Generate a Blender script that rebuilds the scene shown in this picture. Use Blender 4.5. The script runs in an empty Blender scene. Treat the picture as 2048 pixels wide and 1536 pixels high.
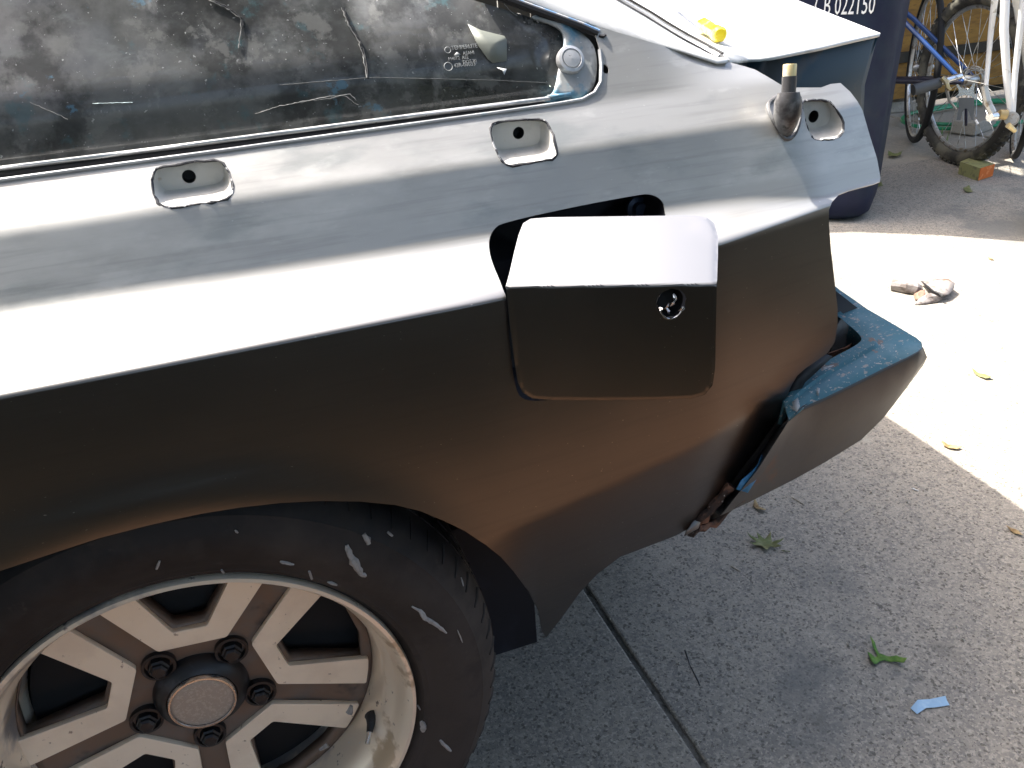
import bpy, bmesh, math, random
import numpy as np
from mathutils import Vector, Matrix
from mathutils.geometry import delaunay_2d_cdt
random.seed(7); np.random.seed(7)
sc = bpy.context.scene
COL = sc.collection

# ------------------------------------------------------------------ camera
# origin = centre of the rear wheel's outer rim lip, +X = to the car's tail, +Y = into the car, ground z = -0.30
GZ = -0.30
CAM = np.array([0.11824796, -0.63047132, 0.66516404])
CR = np.array([[0.9375009, -0.21210183, 0.27587111], [-0.34218058, -0.41772912, 0.84167383], [-0.06328116, -0.88346771, -0.46419856]])
FPX = 1700.0
cd = bpy.data.cameras.new('camera'); cam = bpy.data.objects.new('camera', cd); COL.objects.link(cam)
cd.sensor_width = 36; cd.lens = FPX / 2048 * 36; cd.clip_start = .02; cd.clip_end = 400
m = Matrix.Identity(4)
for i in range(3):
    m[i][0] = CR[i, 0]; m[i][1] = -CR[i, 1]; m[i][2] = -CR[i, 2]; m[i][3] = CAM[i]
cam.matrix_world = m
sc.camera = cam

# ------------------------------------------------------------------ light
SUN = Vector((-0.35, 0.33, 0.875)).normalized()      # towards the sun
w = bpy.data.worlds.new('World'); sc.world = w; w.use_nodes = True
wn = w.node_tree.nodes; wl = w.node_tree.links
bgn = wn['Background']; sky = wn.new('ShaderNodeTexSky'); sky.sky_type = 'NISHITA'; sky.sun_disc = False; sky.dust_density = 5.0; sky.ozone_density = .6
sky.sun_elevation = math.asin(SUN.z); sky.sun_rotation = math.atan2(SUN.x, SUN.y)
wl.new(sky.outputs[0], bgn.inputs[0]); bgn.inputs[1].default_value = 0.15
sd = bpy.data.lights.new('sun', 'SUN'); sd.energy = 3.7; sd.angle = math.radians(0.55); sd.color = (1, .965, .9)
so = bpy.data.objects.new('sun', sd); COL.objects.link(so); so.rotation_euler = SUN.to_track_quat('Z', 'Y').to_euler()
sc.view_settings.view_transform = 'Standard'; sc.view_settings.look = 'None'
sc.view_settings.exposure = 2.05; sc.view_settings.gamma = 1
try: sc.view_settings.use_curve_mapping = False
except Exception: pass
sc.render.engine = 'CYCLES'

# ------------------------------------------------------------------ materials
def mat(name, base, rough=.6, metal=0., spec=.5, layers=(), bump=(), coat=0., stretch=(1, 1, 1), zmetal=None):
    """layers: (kind, scale, lo, hi, colour, roughness or None, detail)   bump: (kind, scale, strength, distance)"""
    mt = bpy.data.materials.new(name); mt.use_nodes = True
    nt = mt.node_tree; N = nt.nodes; L = nt.links; p = N['Principled BSDF']
    p.inputs['Metallic'].default_value = metal; p.inputs['Specular IOR Level'].default_value = spec
    p.inputs['Coat Weight'].default_value = coat; p.inputs['Coat Roughness'].default_value = .15
    tc = N.new('ShaderNodeTexCoord'); mp = N.new('ShaderNodeMapping'); mp.inputs['Scale'].default_value = stretch
    L.new(tc.outputs['Object'], mp.inputs['Vector'])
    def tex(kind, scale, detail, seed):
        if kind in ('hnoise', 'brush'):
            t = N.new('ShaderNodeTexNoise'); t.noise_dimensions = '4D'; t.inputs['W'].default_value = seed * 3.7; t.inputs['Detail'].default_value = detail; t.inputs['Roughness'].default_value = .6
            if kind == 'brush':
                m2 = N.new('ShaderNodeMapping'); m2.inputs['Scale'].default_value = (7, 20, 190); m2.inputs['Rotation'].default_value = (0, math.radians(3), 0); L.new(tc.outputs['Object'], m2.inputs[0]); L.new(m2.outputs[0], t.inputs['Vector']); t.inputs['Scale'].default_value = scale; return t.outputs[0]
            L.new(mp.outputs[0], t.inputs['Vector']); t.inputs['Scale'].default_value = scale
            sx = N.new('ShaderNodeSeparateXYZ'); L.new(tc.outputs['Object'], sx.inputs[0]); m3 = N.new('ShaderNodeMapRange'); m3.inputs[1].default_value = .414; m3.inputs[2].default_value = .45; L.new(sx.outputs[2], m3.inputs[0])
            mu = N.new('ShaderNodeMath'); mu.operation = 'MULTIPLY'; L.new(t.outputs[0], mu.inputs[0]); L.new(m3.outputs[0], mu.inputs[1]); return mu.outputs[0]
        if kind == 'height':
            sx = N.new('ShaderNodeSeparateXYZ'); L.new(tc.outputs['Object'], sx.inputs[0]); return sx.outputs[2]
        if kind == 'voronoi':
            t = N.new('ShaderNodeTexVoronoi'); t.inputs['Scale'].default_value = scale; L.new(mp.outputs[0], t.inputs['Vector']); return t.outputs['Distance']
        if kind == 'cell':
            t = N.new('ShaderNodeTexVoronoi'); t.inputs['Scale'].default_value = scale; L.new(mp.outputs[0], t.inputs['Vector'])
            s = N.new('ShaderNodeSeparateColor'); L.new(t.outputs['Color'], s.inputs[0]); return s.outputs[seed % 3]
        t = N.new('ShaderNodeTexNoise'); t.noise_dimensions = '4D'; t.inputs['W'].default_value = seed * 3.7
        t.inputs['Scale'].default_value = scale; t.inputs['Detail'].default_value = detail; t.inputs['Roughness'].default_value = .6
        if kind == 'swirl': t.inputs['Distortion'].default_value = 1.5
        L.new(mp.outputs[0], t.inputs['Vector']); return t.outputs[0]
    c = N.new('ShaderNodeRGB'); c.outputs[0].default_value = (*base, 1); cur = c.outputs[0]
    r = N.new('ShaderNodeValue'); r.outputs[0].default_value = rough; cr_ = r.outputs[0]
    for i, ly in enumerate(layers):
        kind, scale, lo, hi, col, rg = ly[:6]; det = ly[6] if len(ly) > 6 else 5; op = ly[7] if len(ly) > 7 else 1
        f = tex(kind, scale, det, i + 1)
        mr = N.new('ShaderNodeMapRange'); mr.inputs[1].default_value = lo; mr.inputs[2].default_value = hi
        mr.inputs[4].default_value = op
        mr.interpolation_type = 'SMOOTHSTEP'; L.new(f, mr.inputs[0])
        mx = N.new('ShaderNodeMix'); mx.data_type = 'RGBA'; L.new(mr.outputs[0], mx.inputs[0]); L.new(cur, mx.inputs[6]); mx.inputs[7].default_value = (*col, 1); cur = mx.outputs[2]
        if rg is not None:
            mf = N.new('ShaderNodeMix'); L.new(mr.outputs[0], mf.inputs[0]); L.new(cr_, mf.inputs[2]); mf.inputs[3].default_value = rg; cr_ = mf.outputs[0]
    L.new(cur, p.inputs['Base Color']); L.new(cr_, p.inputs['Roughness'])
    if zmetal:
        sx = N.new('ShaderNodeSeparateXYZ'); L.new(tc.outputs['Object'], sx.inputs[0]); mm = N.new('ShaderNodeMapRange')
        for i_, v_ in zip((1, 2, 3, 4), zmetal): mm.inputs[i_].default_value = v_
        L.new(sx.outputs[2], mm.inputs[0]); L.new(mm.outputs[0], p.inputs['Metallic'])
    prev = None
    for i, (kind, scale, st, dist) in enumerate(bump):
        b = N.new('ShaderNodeBump'); b.inputs['Strength'].default_value = st; b.inputs['Distance'].default_value = dist
        L.new(tex(kind, scale, 4, 20 + i), b.inputs['Height'])
        if prev: L.new(prev, b.inputs['Normal'])
        prev = b.outputs[0]
    if prev: L.new(prev, p.inputs['Normal'])
    return mt

PAINT = mat('sanded_primer_lit_top', (.140, .137, .138), .31, 1.0, .5,
            [('noise', 5, .42, .7, (.155, .152, .15), .35, 3, .8), ('height', 1, .409, .420, (.43, .42, .40), .42, 0, .8), ('hnoise', 6, .44, .64, (.60, .59, .56), .46, 7, .55), ('hnoise', 13, .52, .66, (.19, .215, .21), .36, 7, .45), ('hnoise', 40, .56, .68, (.55, .54, .52), .5, 5, .3), ('brush', 1, .50, .68, (.10, .10, .10), .42, 3, .16),  # height layer and zmetal paint the lit tone in above the crease
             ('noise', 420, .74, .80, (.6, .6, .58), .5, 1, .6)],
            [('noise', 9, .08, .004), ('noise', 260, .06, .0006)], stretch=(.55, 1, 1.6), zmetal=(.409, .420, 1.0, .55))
LIDLIT = mat('lid_primer_lit', (.27, .268, .268), .41, 1.0, .5,
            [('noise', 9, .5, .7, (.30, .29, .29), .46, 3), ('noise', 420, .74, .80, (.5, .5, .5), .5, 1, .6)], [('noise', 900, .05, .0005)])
FILLER = mat('sanded_pillar_metal', (.27, .275, .28), .4, .3, .5,
            [('noise', 14, .45, .6, (.36, .37, .37), .5, 3), ('noise', 30, .58, .7, (.16, .24, .28), .4, 4, .6), ('noise', 500, .72, .78, (.5, .5, .5), .5, 1)], [('noise', 40, .15, .002)])
DECK = mat('sanded_deck_metal', (.60, .60, .59), .5, .2, .5,
           [('noise', 14, .48, .62, (.36, .365, .37), .42, 5, .7), ('noise', 60, .62, .72, (.24, .26, .28), .5, 4, .7)], [('noise', 30, .1, .002)], stretch=(1, .4, 1))
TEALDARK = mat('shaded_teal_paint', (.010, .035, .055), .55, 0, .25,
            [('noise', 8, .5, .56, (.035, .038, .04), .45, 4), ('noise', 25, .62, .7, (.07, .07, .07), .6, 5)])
TEAL = mat('old_teal_paint', (.050, .155, .20), .52, .0, .5,
           [('noise', 11, .50, .62, (.12, .22, .26), .5, 5, .9), ('noise', 18, .60, .68, (.16, .11, .09), .6, 5, .7), ('noise', 110, .60, .64, (.30, .28, .26), .7, 4), ('noise', 45, .64, .67, (.20, .15, .13), .7, 6), ('noise', 260, .62, .66, (.38, .36, .34), .7, 2)],
           [('noise', 90, .25, .002)])
BUMPGREY = mat('bumper_grey', (.065, .066, .066), .42, .1, .4,
           [('noise', 7, .45, .65, (.09, .086, .075), .5, 5), ('noise', 22, .64, .72, (.17, .10, .07), .6, 5, .7), ('noise', 40, .68, .74, (.22, .21, .18), .6, 4)], [('noise', 50, .1, .002)])
RUST = mat('flaked_rusty_edge', (.05, .035, .03), .8, 0, .3, [('noise', 40, .45, .6, (.22, .11, .07), .8, 6), ('noise', 110, .62, .68, (.45, .42, .38), .7, 4)], [('noise', 150, .8, .004)])
BLUEBIT = mat('blue_paint_fleck', (.05, .24, .50), .45)
BLACK = mat('shadow_black_rubber', (.012, .012, .013), .6, 0, .4)
INNER = mat('inner_body_black', (.008, .009, .013), .6, 0, .3, [('noise', 12, .5, .65, (.014, .016, .024), .6, 4)])
CUP = mat('recess_filler_white', (.50, .49, .46), .55, 0, .4, [('noise', 28, .45, .65, (.36, .35, .33), .5, 5), ('noise', 70, .64, .7, (.38, .30, .22), .6, 4, .6)], [('noise', 60, .25, .002)])
TORN = mat('torn_edge', (.03, .03, .035), .6, .3, .5, [('noise', 160, .56, .64, (.35, .35, .35), .5, 3)], [('noise', 200, .6, .002)])
SILVER = mat('worn_trim_silver', (.55, .55, .55), .38, .7, .5, [('noise', 40, .5, .7, (.3, .3, .32), .5, 5), ('noise', 160, .62, .7, (.12, .12, .13), .6, 4)], [('noise', 120, .3, .001)])
CHROME = mat('bright_metal', (.7, .7, .7), .22, .95, .5, [('noise', 60, .55, .7, (.35, .34, .33), .4, 4)])
DULL = mat('dull_grey_metal', (.20, .20, .20), .5, .6, .5, [('noise', 30, .5, .7, (.09, .09, .09), .6, 5)])
BRASS = mat('worn_brass', (.62, .50, .26), .4, .6, .5, [('noise', 60, .5, .65, (.6, .58, .52), .4, 4)])
ANT = mat('dirty_chrome_base', (.05, .048, .05), .42, .25, .5, [('noise', 25, .55, .68, (.20, .20, .20), .4, 5), ('noise', 60, .6, .68, (.05, .05, .05), .5, 5)], [('noise', 80, .2, .001)])
RUBBER = mat('tyre_rubber', (.014, .013, .0135), .62, 0, .3, [('noise', 5, .44, .62, (.045, .038, .034), .8, 7), ('noise', 26, .52, .66, (.03, .026, .024), .8, 6), ('noise', 60, .62, .72, (.06, .05, .045), .8, 4, .6)], [('noise', 300, .15, .001), ('noise', 30, .2, .002)])
SCUFF = mat('pale_paint_scuff', (.30, .29, .28), .7, 0, .3, [('noise', 200, .5, .6, (.25, .24, .23), .8, 3)])
MACH = mat('machined_alloy_face', (.86, .74, .58), .42, .1, .5, [('noise', 16, .42, .66, (.76, .64, .50), .46, 5), ('noise', 130, .64, .7, (.25, .17, .12), .6, 4, .8)], [('noise', 500, .12, .0005)])
POCKET = mat('wheel_pocket_paint', (.17, .12, .09), .5, .2, .4, [('noise', 30, .45, .65, (.16, .13, .11), .6, 5), ('noise', 14, .6, .7, (.05, .045, .045), .6, 4)], [('noise', 150, .15, .001)])
BARREL = mat('polished_rim_barrel', (.82, .72, .58), .32, .35, .5, [('noise', 8, .50, .6, (.35, .34, .34), .3, 5), ('noise', 14, .58, .64, (.50, .40, .28), .4, 5), ('noise', 60, .62, .68, (.20, .17, .15), .6, 5), ('noise', 130, .68, .72, (.75, .74, .72), .5, 4)], [('noise', 80, .2, .001)])
CAPM = mat('centre_cap_face', (.36, .31, .26), .45, .2, .5, [('noise', 400, .5, .6, (.44, .38, .32), .5, 2)], [('noise', 500, .3, .0006)])
CAPD = mat('dark_hub_plastic', (.012, .012, .014), .42, .1, .5, [('noise', 50, .5, .65, (.05, .05, .055), .6, 4)])
WELL = mat('wheel_well_black', (.008, .008, .009), .8)

CONC = mat('weathered_concrete', (0.288, 0.259, 0.214), .85, 0, .35,
   [('noise', 1.3, .38, .66, (0.355, 0.316, 0.253), None, 4), ('noise', 5, .5, .72, (0.226, 0.209, 0.183), None, 5, .7), ('noise', 95, .44, .60, (0.192, 0.180, 0.158), None, 4, .7),
    ('noise', 150, .53, .60, (0.403, 0.356, 0.292), None, 2, .85), ('noise', 260, .57, .64, (0.106, 0.098, 0.090), None, 2, .8), ('cell', 260, .90, .93, (0.086, 0.076, 0.063), None, 0, .7),
    ('noise', 210, .60, .66, (0.480, 0.428, 0.350), None, 2, .8), ('noise', 3.1, .58, .7, (0.288, 0.304, 0.265), None, 4, .35), ('noise', 2.2, .54, .66, (0.150, 0.150, 0.138), None, 6, .8), ('noise', 12, .60, .70, (0.144, 0.132, 0.113), None, 6, .5), ('noise', 9, .62, .72, (0.408, 0.380, 0.313), None, 6, .6)],
   [('noise', 120, .6, .0025), ('noise', 320, .5, .0012)])
CONC2 = mat('rear_slab_concrete', (0.288, 0.264, 0.216), .85, 0, .35,
   [('noise', 1.6, .40, .66, (0.368, 0.326, 0.252), None, 5), ('noise', 6, .52, .7, (0.232, 0.217, 0.187), None, 5, .7), ('noise', 60, .50, .6, (0.368, 0.326, 0.259), None, 3, .6), ('noise', 140, .58, .66, (0.176, 0.163, 0.137), None, 2, .6)],
   [('noise', 120, .5, .002)])
DIRT = mat('garage_edge_dirt', (.10, .095, .08), .95, 0, .2, [('noise', 6, .4, .65, (.17, .155, .13), None, 6), ('noise', 40, .5, .65, (.06, .06, .05), None, 5)], [('noise', 30, .8, .02)])
SOIL = mat('brown_soil', (.125, .064, .034), .95, 0, .2, [('noise', 8, .4, .65, (.13, .075, .045), None, 6), ('noise', 50, .5, .65, (.06, .035, .02), None, 5)], [('noise', 60, .8, .01)])
LAWN = mat('shaded_lawn', (.014, .014, .010), .95, 0, .1, [('noise', 8, .4, .6, (.022, .020, .014), None, 5), ('noise', 60, .5, .6, (.01, .014, .006), None, 4)], [('noise', 80, .8, .02)])
BIN = mat('navy_bin_plastic', (.008, .012, .034), .6, 0, .25, [('noise', 5, .45, .65, (.012, .022, .04), .5, 5), ('noise', 9, .55, .72, (.05, .042, .036), .6, 5, .6)], [('noise', 60, .1, .002)])
WHITE = mat('white_print', (.75, .75, .73), .6)
BOARD = mat('ochre_plywood', (.30, .155, .03), .7, 0, .3, [('noise', 5, .4, .62, (.20, .10, .02), None, 5), ('noise', 30, .55, .66, (.12, .06, .02), None, 5, .6)], [('noise', 40, .3, .003)], stretch=(1, 1, 6))
WALL = mat('dark_fence_wood', (.05, .038, .025), .85, 0, .3, [('noise', 5, .4, .6, (.03, .028, .02), None, 5)], [('noise', 30, .4, .005)], stretch=(1, 1, .2))
LEAFM = mat('dull_green_leaf', (.14, .17, .055), .6, 0, .4, [('noise', 30, .45, .6, (.22, .21, .09), None, 4)], [('noise', 90, .3, .002)])
LEAFB = mat('bright_green_leaf', (.07, .17, .025), .6, 0, .3, [('noise', 35, .45, .6, (.16, .26, .05), None, 4)], [('noise', 90, .3, .002)])
LEAFY = mat('dry_leaf', (.34, .25, .12), .7, 0, .3, [('noise', 60, .45, .6, (.22, .14, .06), None, 4)], [('noise', 90, .3, .002)])
CROWN = mat('tree_foliage', (.045, .075, .022), .6, 0, .4, [('noise', 3, .4, .6, (.08, .11, .03), None, 4)])
BARK = mat('bark', (.09, .07, .05), .9, 0, .2, [('noise', 12, .4, .6, (.05, .04, .03), None, 5)], [('noise', 20, .8, .02)])
TWIG = mat('dry_twig', (.45, .38, .28), .8)
TAPE = mat('pale_blue_tape', (.33, .50, .66), .6, 0, .3, [('noise', 60, .5, .7, (.42, .58, .70), None, 3)])
PAPER = mat('grimy_paper', (.22, .20, .19), .8, 0, .2, [('noise', 30, .48, .60, (.13, .11, .10), None, 5), ('noise', 18, .60, .7, (.20, .13, .09), None, 4)], [('noise', 50, .6, .004)])
YEL = mat('yellow_clear_plastic', (.52, .42, .01), .25, 0, .5, [('noise', 60, .52, .66, (.65, .56, .12), .3, 4)]); 
ORANGE = mat('orange_end', (.62, .14, .02), .6, 0, .3, [('noise', 40, .5, .6, (.75, .25, .08), None, 4)])
CARTON = mat('olive_carton', (.30, .30, .13), .7, 0, .3, [('noise', 40, .5, .6, (.2, .19, .1), None, 4)])
BBLUE = mat('blue_frame_paint', (.008, .045, .17), .3, 0, .5, coat=.5)
BWHITE = mat('white_frame_paint', (.72, .72, .70), .3, 0, .5, [('noise', 30, .62, .7, (.4, .38, .33), .5, 4)], coat=.4)
BBLACK = mat('dark_frame_paint', (.015, .015, .03), .35, 0, .5)
BTYRE = mat('dusty_bike_tyre', (.045, .042, .036), .8, 0, .3, [('noise', 12, .45, .6, (.13, .12, .09), None, 5)], [('noise', 80, .5, .003)])
BTYRE2 = mat('black_bike_tyre', (.018, .018, .018), .7, 0, .3)
STEEL = mat('bike_steel', (.5, .5, .48), .35, .8, .5, [('noise', 40, .5, .65, (.25, .20, .14), .6, 5)])
HOSE = mat('green_hose', (.01, .22, .09), .35, 0, .5)
GREYP = mat('grey_plastic', (.09, .10, .105), .5, 0, .4)
CANVAS = mat('shade_caster_cloth', (.35, .33, .28), .9)
TRIMK = mat('vinyl_seat', (.06, .06, .06), .5, 0, .4)
PALE = mat('pale_light_and_clip', (.17, .18, .155), .5, 0, .4)
RING = mat('speaker_ring_paint', (.25, .33, .34), .4, .1, .5)

# dirty quarter glass: see-through black tint, dust, smears and painted reflections on top
def glass_mat():
    mt = bpy.data.materials.new('dirty_tinted_glass'); mt.use_nodes = True
    nt = mt.node_tree; N = nt.nodes; L = nt.links; out = N['Material Output']; p = N['Principled BSDF']
    p.inputs['Base Color'].default_value = (.008, .009, .010, 1); p.inputs['Roughness'].default_value = .06; p.inputs['Specular IOR Level'].default_value = .7
    tr = N.new('ShaderNodeBsdfTransparent'); tr.inputs[0].default_value = (.30, .33, .31, 1)
    m1 = N.new('ShaderNodeMixShader'); m1.inputs[0].default_value = .55; L.new(tr.outputs[0], m1.inputs[1]); L.new(p.outputs[0], m1.inputs[2])
    tc = N.new('ShaderNodeTexCoord')
    def layer(prev, scale, lo, hi, col, op, det=6, seed=0., vor=False, st=(1, 1, 1), dist=0.):
        mp = N.new('ShaderNodeMapping'); mp.inputs['Scale'].default_value = st; L.new(tc.outputs['Object'], mp.inputs[0])
        if vor:
            t = N.new('ShaderNodeTexVoronoi'); t.inputs['Scale'].default_value = scale; L.new(mp.outputs[0], t.inputs['Vector']); o = t.outputs['Distance']
        else:
            t = N.new('ShaderNodeTexNoise'); t.noise_dimensions = '4D'; t.inputs['W'].default_value = seed; t.inputs['Scale'].default_value = scale; t.inputs['Detail'].default_value = det
            t.inputs['Roughness'].default_value = .65; t.inputs['Distortion'].default_value = dist; L.new(mp.outputs[0], t.inputs['Vector']); o = t.outputs[0]
        mr = N.new('ShaderNodeMapRange'); mr.interpolation_type = 'SMOOTHSTEP'; mr.inputs[1].default_value = lo; mr.inputs[2].default_value = hi; mr.inputs[4].default_value = op; L.new(o, mr.inputs[0])
        d = N.new('ShaderNodeBsdfDiffuse'); d.inputs[0].default_value = (*col, 1)
        mx = N.new('ShaderNodeMixShader'); L.new(mr.outputs[0], mx.inputs[0]); L.new(prev, mx.inputs[1]); L.new(d.outputs[0], mx.inputs[2]); return mx.outputs[0]
    s = layer(m1.outputs[0], 6, .34, .66, (.24, .24, .235), .55, 8, 1.3)
    s = layer(s, 3.2, .50, .68, (.26, .25, .25), .6, 8, 4.4, dist=.15)
    s = layer(s, 22, .50, .64, (.17, .18, .175), .5, 8, 9.4, st=(1, 1, 2.2), dist=.3)
    s = layer(s, 13, .50, .60, (.012, .013, .013), .55, 9, 14.2)
    s = layer(s, 38, .54, .62, (.20, .20, .19), .45, 7, 17.9)
    s = layer(s, 30, .57, .66, (.06, .14, .16), .38, 8, 2.2)  # teal and blue layers are painted reflections of foliage and sky
    s = layer(s, 26, .615, .66, (.12, .24, .33), .6, 9, 7.7)
    s = layer(s, 9, .57, .64, (.42, .41, .40), .35, 9, 21.3, st=(1.5, 1, .6))
    s = layer(s, 300, .67, .71, (.34, .34, .34), .7, 2, 5.5)
    s = layer(s, 120, .685, .71, (.42, .42, .40), .8, 3, 3.1)
    L.new(s, out.inputs[0]); return mt
GLASS = glass_mat()

# ------------------------------------------------------------------ unprojection and mesh helpers
def ray(p):
    v = CR @ np.array([p[0] - 1024, p[1] - 768, FPX]); return v / np.linalg.norm(v)
def onz(p, z): v = ray(p); return CAM + v * (z - CAM[2]) / v[2]
def ony(p, y): v = ray(p); return CAM + v * (y - CAM[1]) / v[1]
def hit(p, f, t0=.35, t1=3.2, n=600):
    v = ray(p); ts = np.linspace(t0, t1, n); P = CAM + ts[:, None] * v
    g = np.array([q[1] - f(q[0], q[2]) for q in P])
    k = np.where((g[:-1] < 0) & (g[1:] >= 0))[0]
    if len(k) == 0:
        j = int(np.argmin(np.abs(g[:250]))); q = P[j]; return np.array([q[0], f(q[0], q[2]), q[2]])
    a, b = ts[k[0]], ts[k[0] + 1]
    for _ in range(30):
        c = (a + b) / 2; q = CAM + c * v
        if q[1] - f(q[0], q[2]) < 0: a = c
        else: b = c
    return CAM + v * (a + b) / 2

def mesh(name, V, F, mt, parent=None, smooth=True, thick=0, off=-1, bevel=0, angle=40, loc=None):
    me = bpy.data.meshes.new(name); me.from_pydata([tuple(map(float, v)) for v in V], [], [tuple(int(i) for i in f) for f in F]); me.update()
    me.materials.append(mt)
    o = bpy.data.objects.new(name, me); COL.objects.link(o)
    if smooth:
        for p in me.polygons: p.use_smooth = True
        me.set_sharp_from_angle(angle=math.radians(angle))
    if thick:
        s = o.modifiers.new('thickness', 'SOLIDIFY'); s.thickness = thick; s.offset = off
    if bevel:
        b = o.modifiers.new('bevel', 'BEVEL'); b.width = bevel; b.segments = 2; b.limit_method = 'ANGLE'
    if parent: o.parent = parent
    if loc is not None: o.location = loc
    return o
def thing(name, label, cat, group=None, loc=(0, 0, 0), rot=0):
    o = bpy.data.objects.new(name, None); COL.objects.link(o); o['label'] = label; o['category'] = cat
    if group: o['group'] = group
    o.location = loc; o.rotation_euler = (0, 0, rot); o.empty_display_size = .05; return o
def tag(o, label, cat, group=None):
    o['label'] = label; o['category'] = cat
    if group: o['group'] = group
    return o
class MB:
    def __init__(s): s.V = []; s.F = []
    def add(s, V, F):
        n = len(s.V); s.V += [np.array(v, float) for v in V]; s.F += [tuple(i + n for i in f) for f in F]; return s
    def box(s, c, d, R=None):
        c = np.array(c, float); V = []
        for i in (-1, 1):
            for j in (-1, 1):
                for k in (-1, 1):
                    q = np.array([i * d[0] / 2, j * d[1] / 2, k * d[2] / 2]); V.append(c + (R @ q if R is not None else q))
        return s.add(V, [(0, 1, 3, 2), (4, 6, 7, 5), (0, 4, 5, 1), (2, 3, 7, 6), (0, 2, 6, 4), (1, 5, 7, 3)])
    def tube(s, P, r, n=8, closed=False, caps=True, jit=0):
        P = [np.array(p, float) for p in P]; m_ = len(P); rr = r if hasattr(r, '__len__') else [r] * m_; V = []; F = []
        up = None
        for i, p in enumerate(P):
            a = P[i - 1] if (i or closed) else p; b = P[(i + 1) % m_] if (i < m_ - 1 or closed) else p
            t = b - a; t = t / (np.linalg.norm(t) + 1e-12)
            if up is None:
                up = np.array([0, 0, 1.]) if abs(t[2]) < .9 else np.array([1., 0, 0])
            u = up - t * (up @ t); u /= np.linalg.norm(u); up = u; v = np.cross(t, u)
            for k in range(n):
                th = 2 * math.pi * k / n; q = rr[i] * (1 + jit * random.uniform(-1, 1)); V.append(p + q * (u * math.cos(th) + v * math.sin(th)))
        for i in range(m_ if closed else m_ - 1):
            for k in range(n):
                a = i * n + k; b = i * n + (k + 1) % n; c = ((i + 1) % m_) * n + (k + 1) % n; d = ((i + 1) % m_) * n + k; F.append((a, b, c, d))
        if caps and not closed: F += [tuple(range(n))[::-1], tuple(range((m_ - 1) * n, m_ * n))]
        return s.add(V, F)
    def lathe(s, prof, c, axis='y', n=64, a0=0, cap0=False, cap1=False):
        """prof: (r, h); axis y: circle in xz, h along +y"""
        V = []; F = []; m_ = len(prof); c = np.array(c, float)
        for (r, h) in prof:
            for k in range(n):
                th = a0 + 2 * math.pi * k / n; cs, sn = r * math.cos(th), r * math.sin(th)
                V.append(c + (np.array([cs, h, sn]) if axis == 'y' else np.array([cs, sn, h]) if axis == 'z' else np.array([h, cs, sn])))
        for i in range(m_ - 1):
            for k in range(n):
                a = i * n + k; b = i * n + (k + 1) % n; F.append((a, b, b + n, a + n))
        if cap0: F.append(tuple(range(n)))
        if cap1: F.append(tuple(range((m_ - 1) * n, m_ * n)))
        return s.add(V, F)
    def prism(s, P0, P1):
        n = len(P0); F = [tuple(range(n))[::-1], tuple(range(n, 2 * n))] + [(i, (i + 1) % n, n + (i + 1) % n, n + i) for i in range(n)]
        return s.add(list(P0) + list(P1), F)
    def build(s, name, mt, parent=None, **k):
        o = mesh(name, s.V, s.F, mt, parent, **k)
        return o
def fixn(o):
    bm = bmesh.new(); bm.from_mesh(o.data); bmesh.ops.recalc_face_normals(bm, faces=bm.faces); bm.to_mesh(o.data); bm.free(); return o
def dup(o, parent, M=None):
    c = o.copy(); COL.objects.link(c); c.parent = parent
    if M is not None: c.matrix_local = M
    return c

def inpoly(P, poly):
    P = np.asarray(P); x, y = P[:, 0], P[:, 1]; ins = np.zeros(len(P), bool); n = len(poly)
    for i in range(n):
        x1, y1 = poly[i]; x2, y2 = poly[(i + 1) % n]
        c = ((y1 > y) != (y2 > y)) & (x < (x2 - x1) * (y - y1) / (y2 - y1 + 1e-15) + x1); ins ^= c
    return ins
def dist2poly(P, poly):
    P = np.asarray(P); D = np.full(len(P), 1e9); n = len(poly)
    for i in range(n):
        a = np.array(poly[i]); b = np.array(poly[(i + 1) % n]); ab = b - a; L2 = ab @ ab + 1e-15
        t = np.clip(((P - a) @ ab) / L2, 0, 1); D = np.minimum(D, np.linalg.norm(P - a - t[:, None] * ab, axis=1))
    return D
def densify(poly, step):
    out = []
    for i in range(len(poly)):
        a = np.array(poly[i], float); b = np.array(poly[(i + 1) % len(poly)], float); k = max(1, int(np.linalg.norm(b - a) / step))
        for j in range(k): out.append(a + (b - a) * j / k)
    return out
def chaikin(P, it=2, closed=True):
    P = [np.array(p, float) for p in P]
    for _ in range(it):
        Q = []; n = len(P)
        if not closed: Q.append(P[0])
        for i in range(n if closed else n - 1):
            a, b = P[i], P[(i + 1) % n]; Q += [.75 * a + .25 * b, .25 * a + .75 * b]
        if not closed: Q.append(P[-1])
        P = Q
    return P
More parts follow.
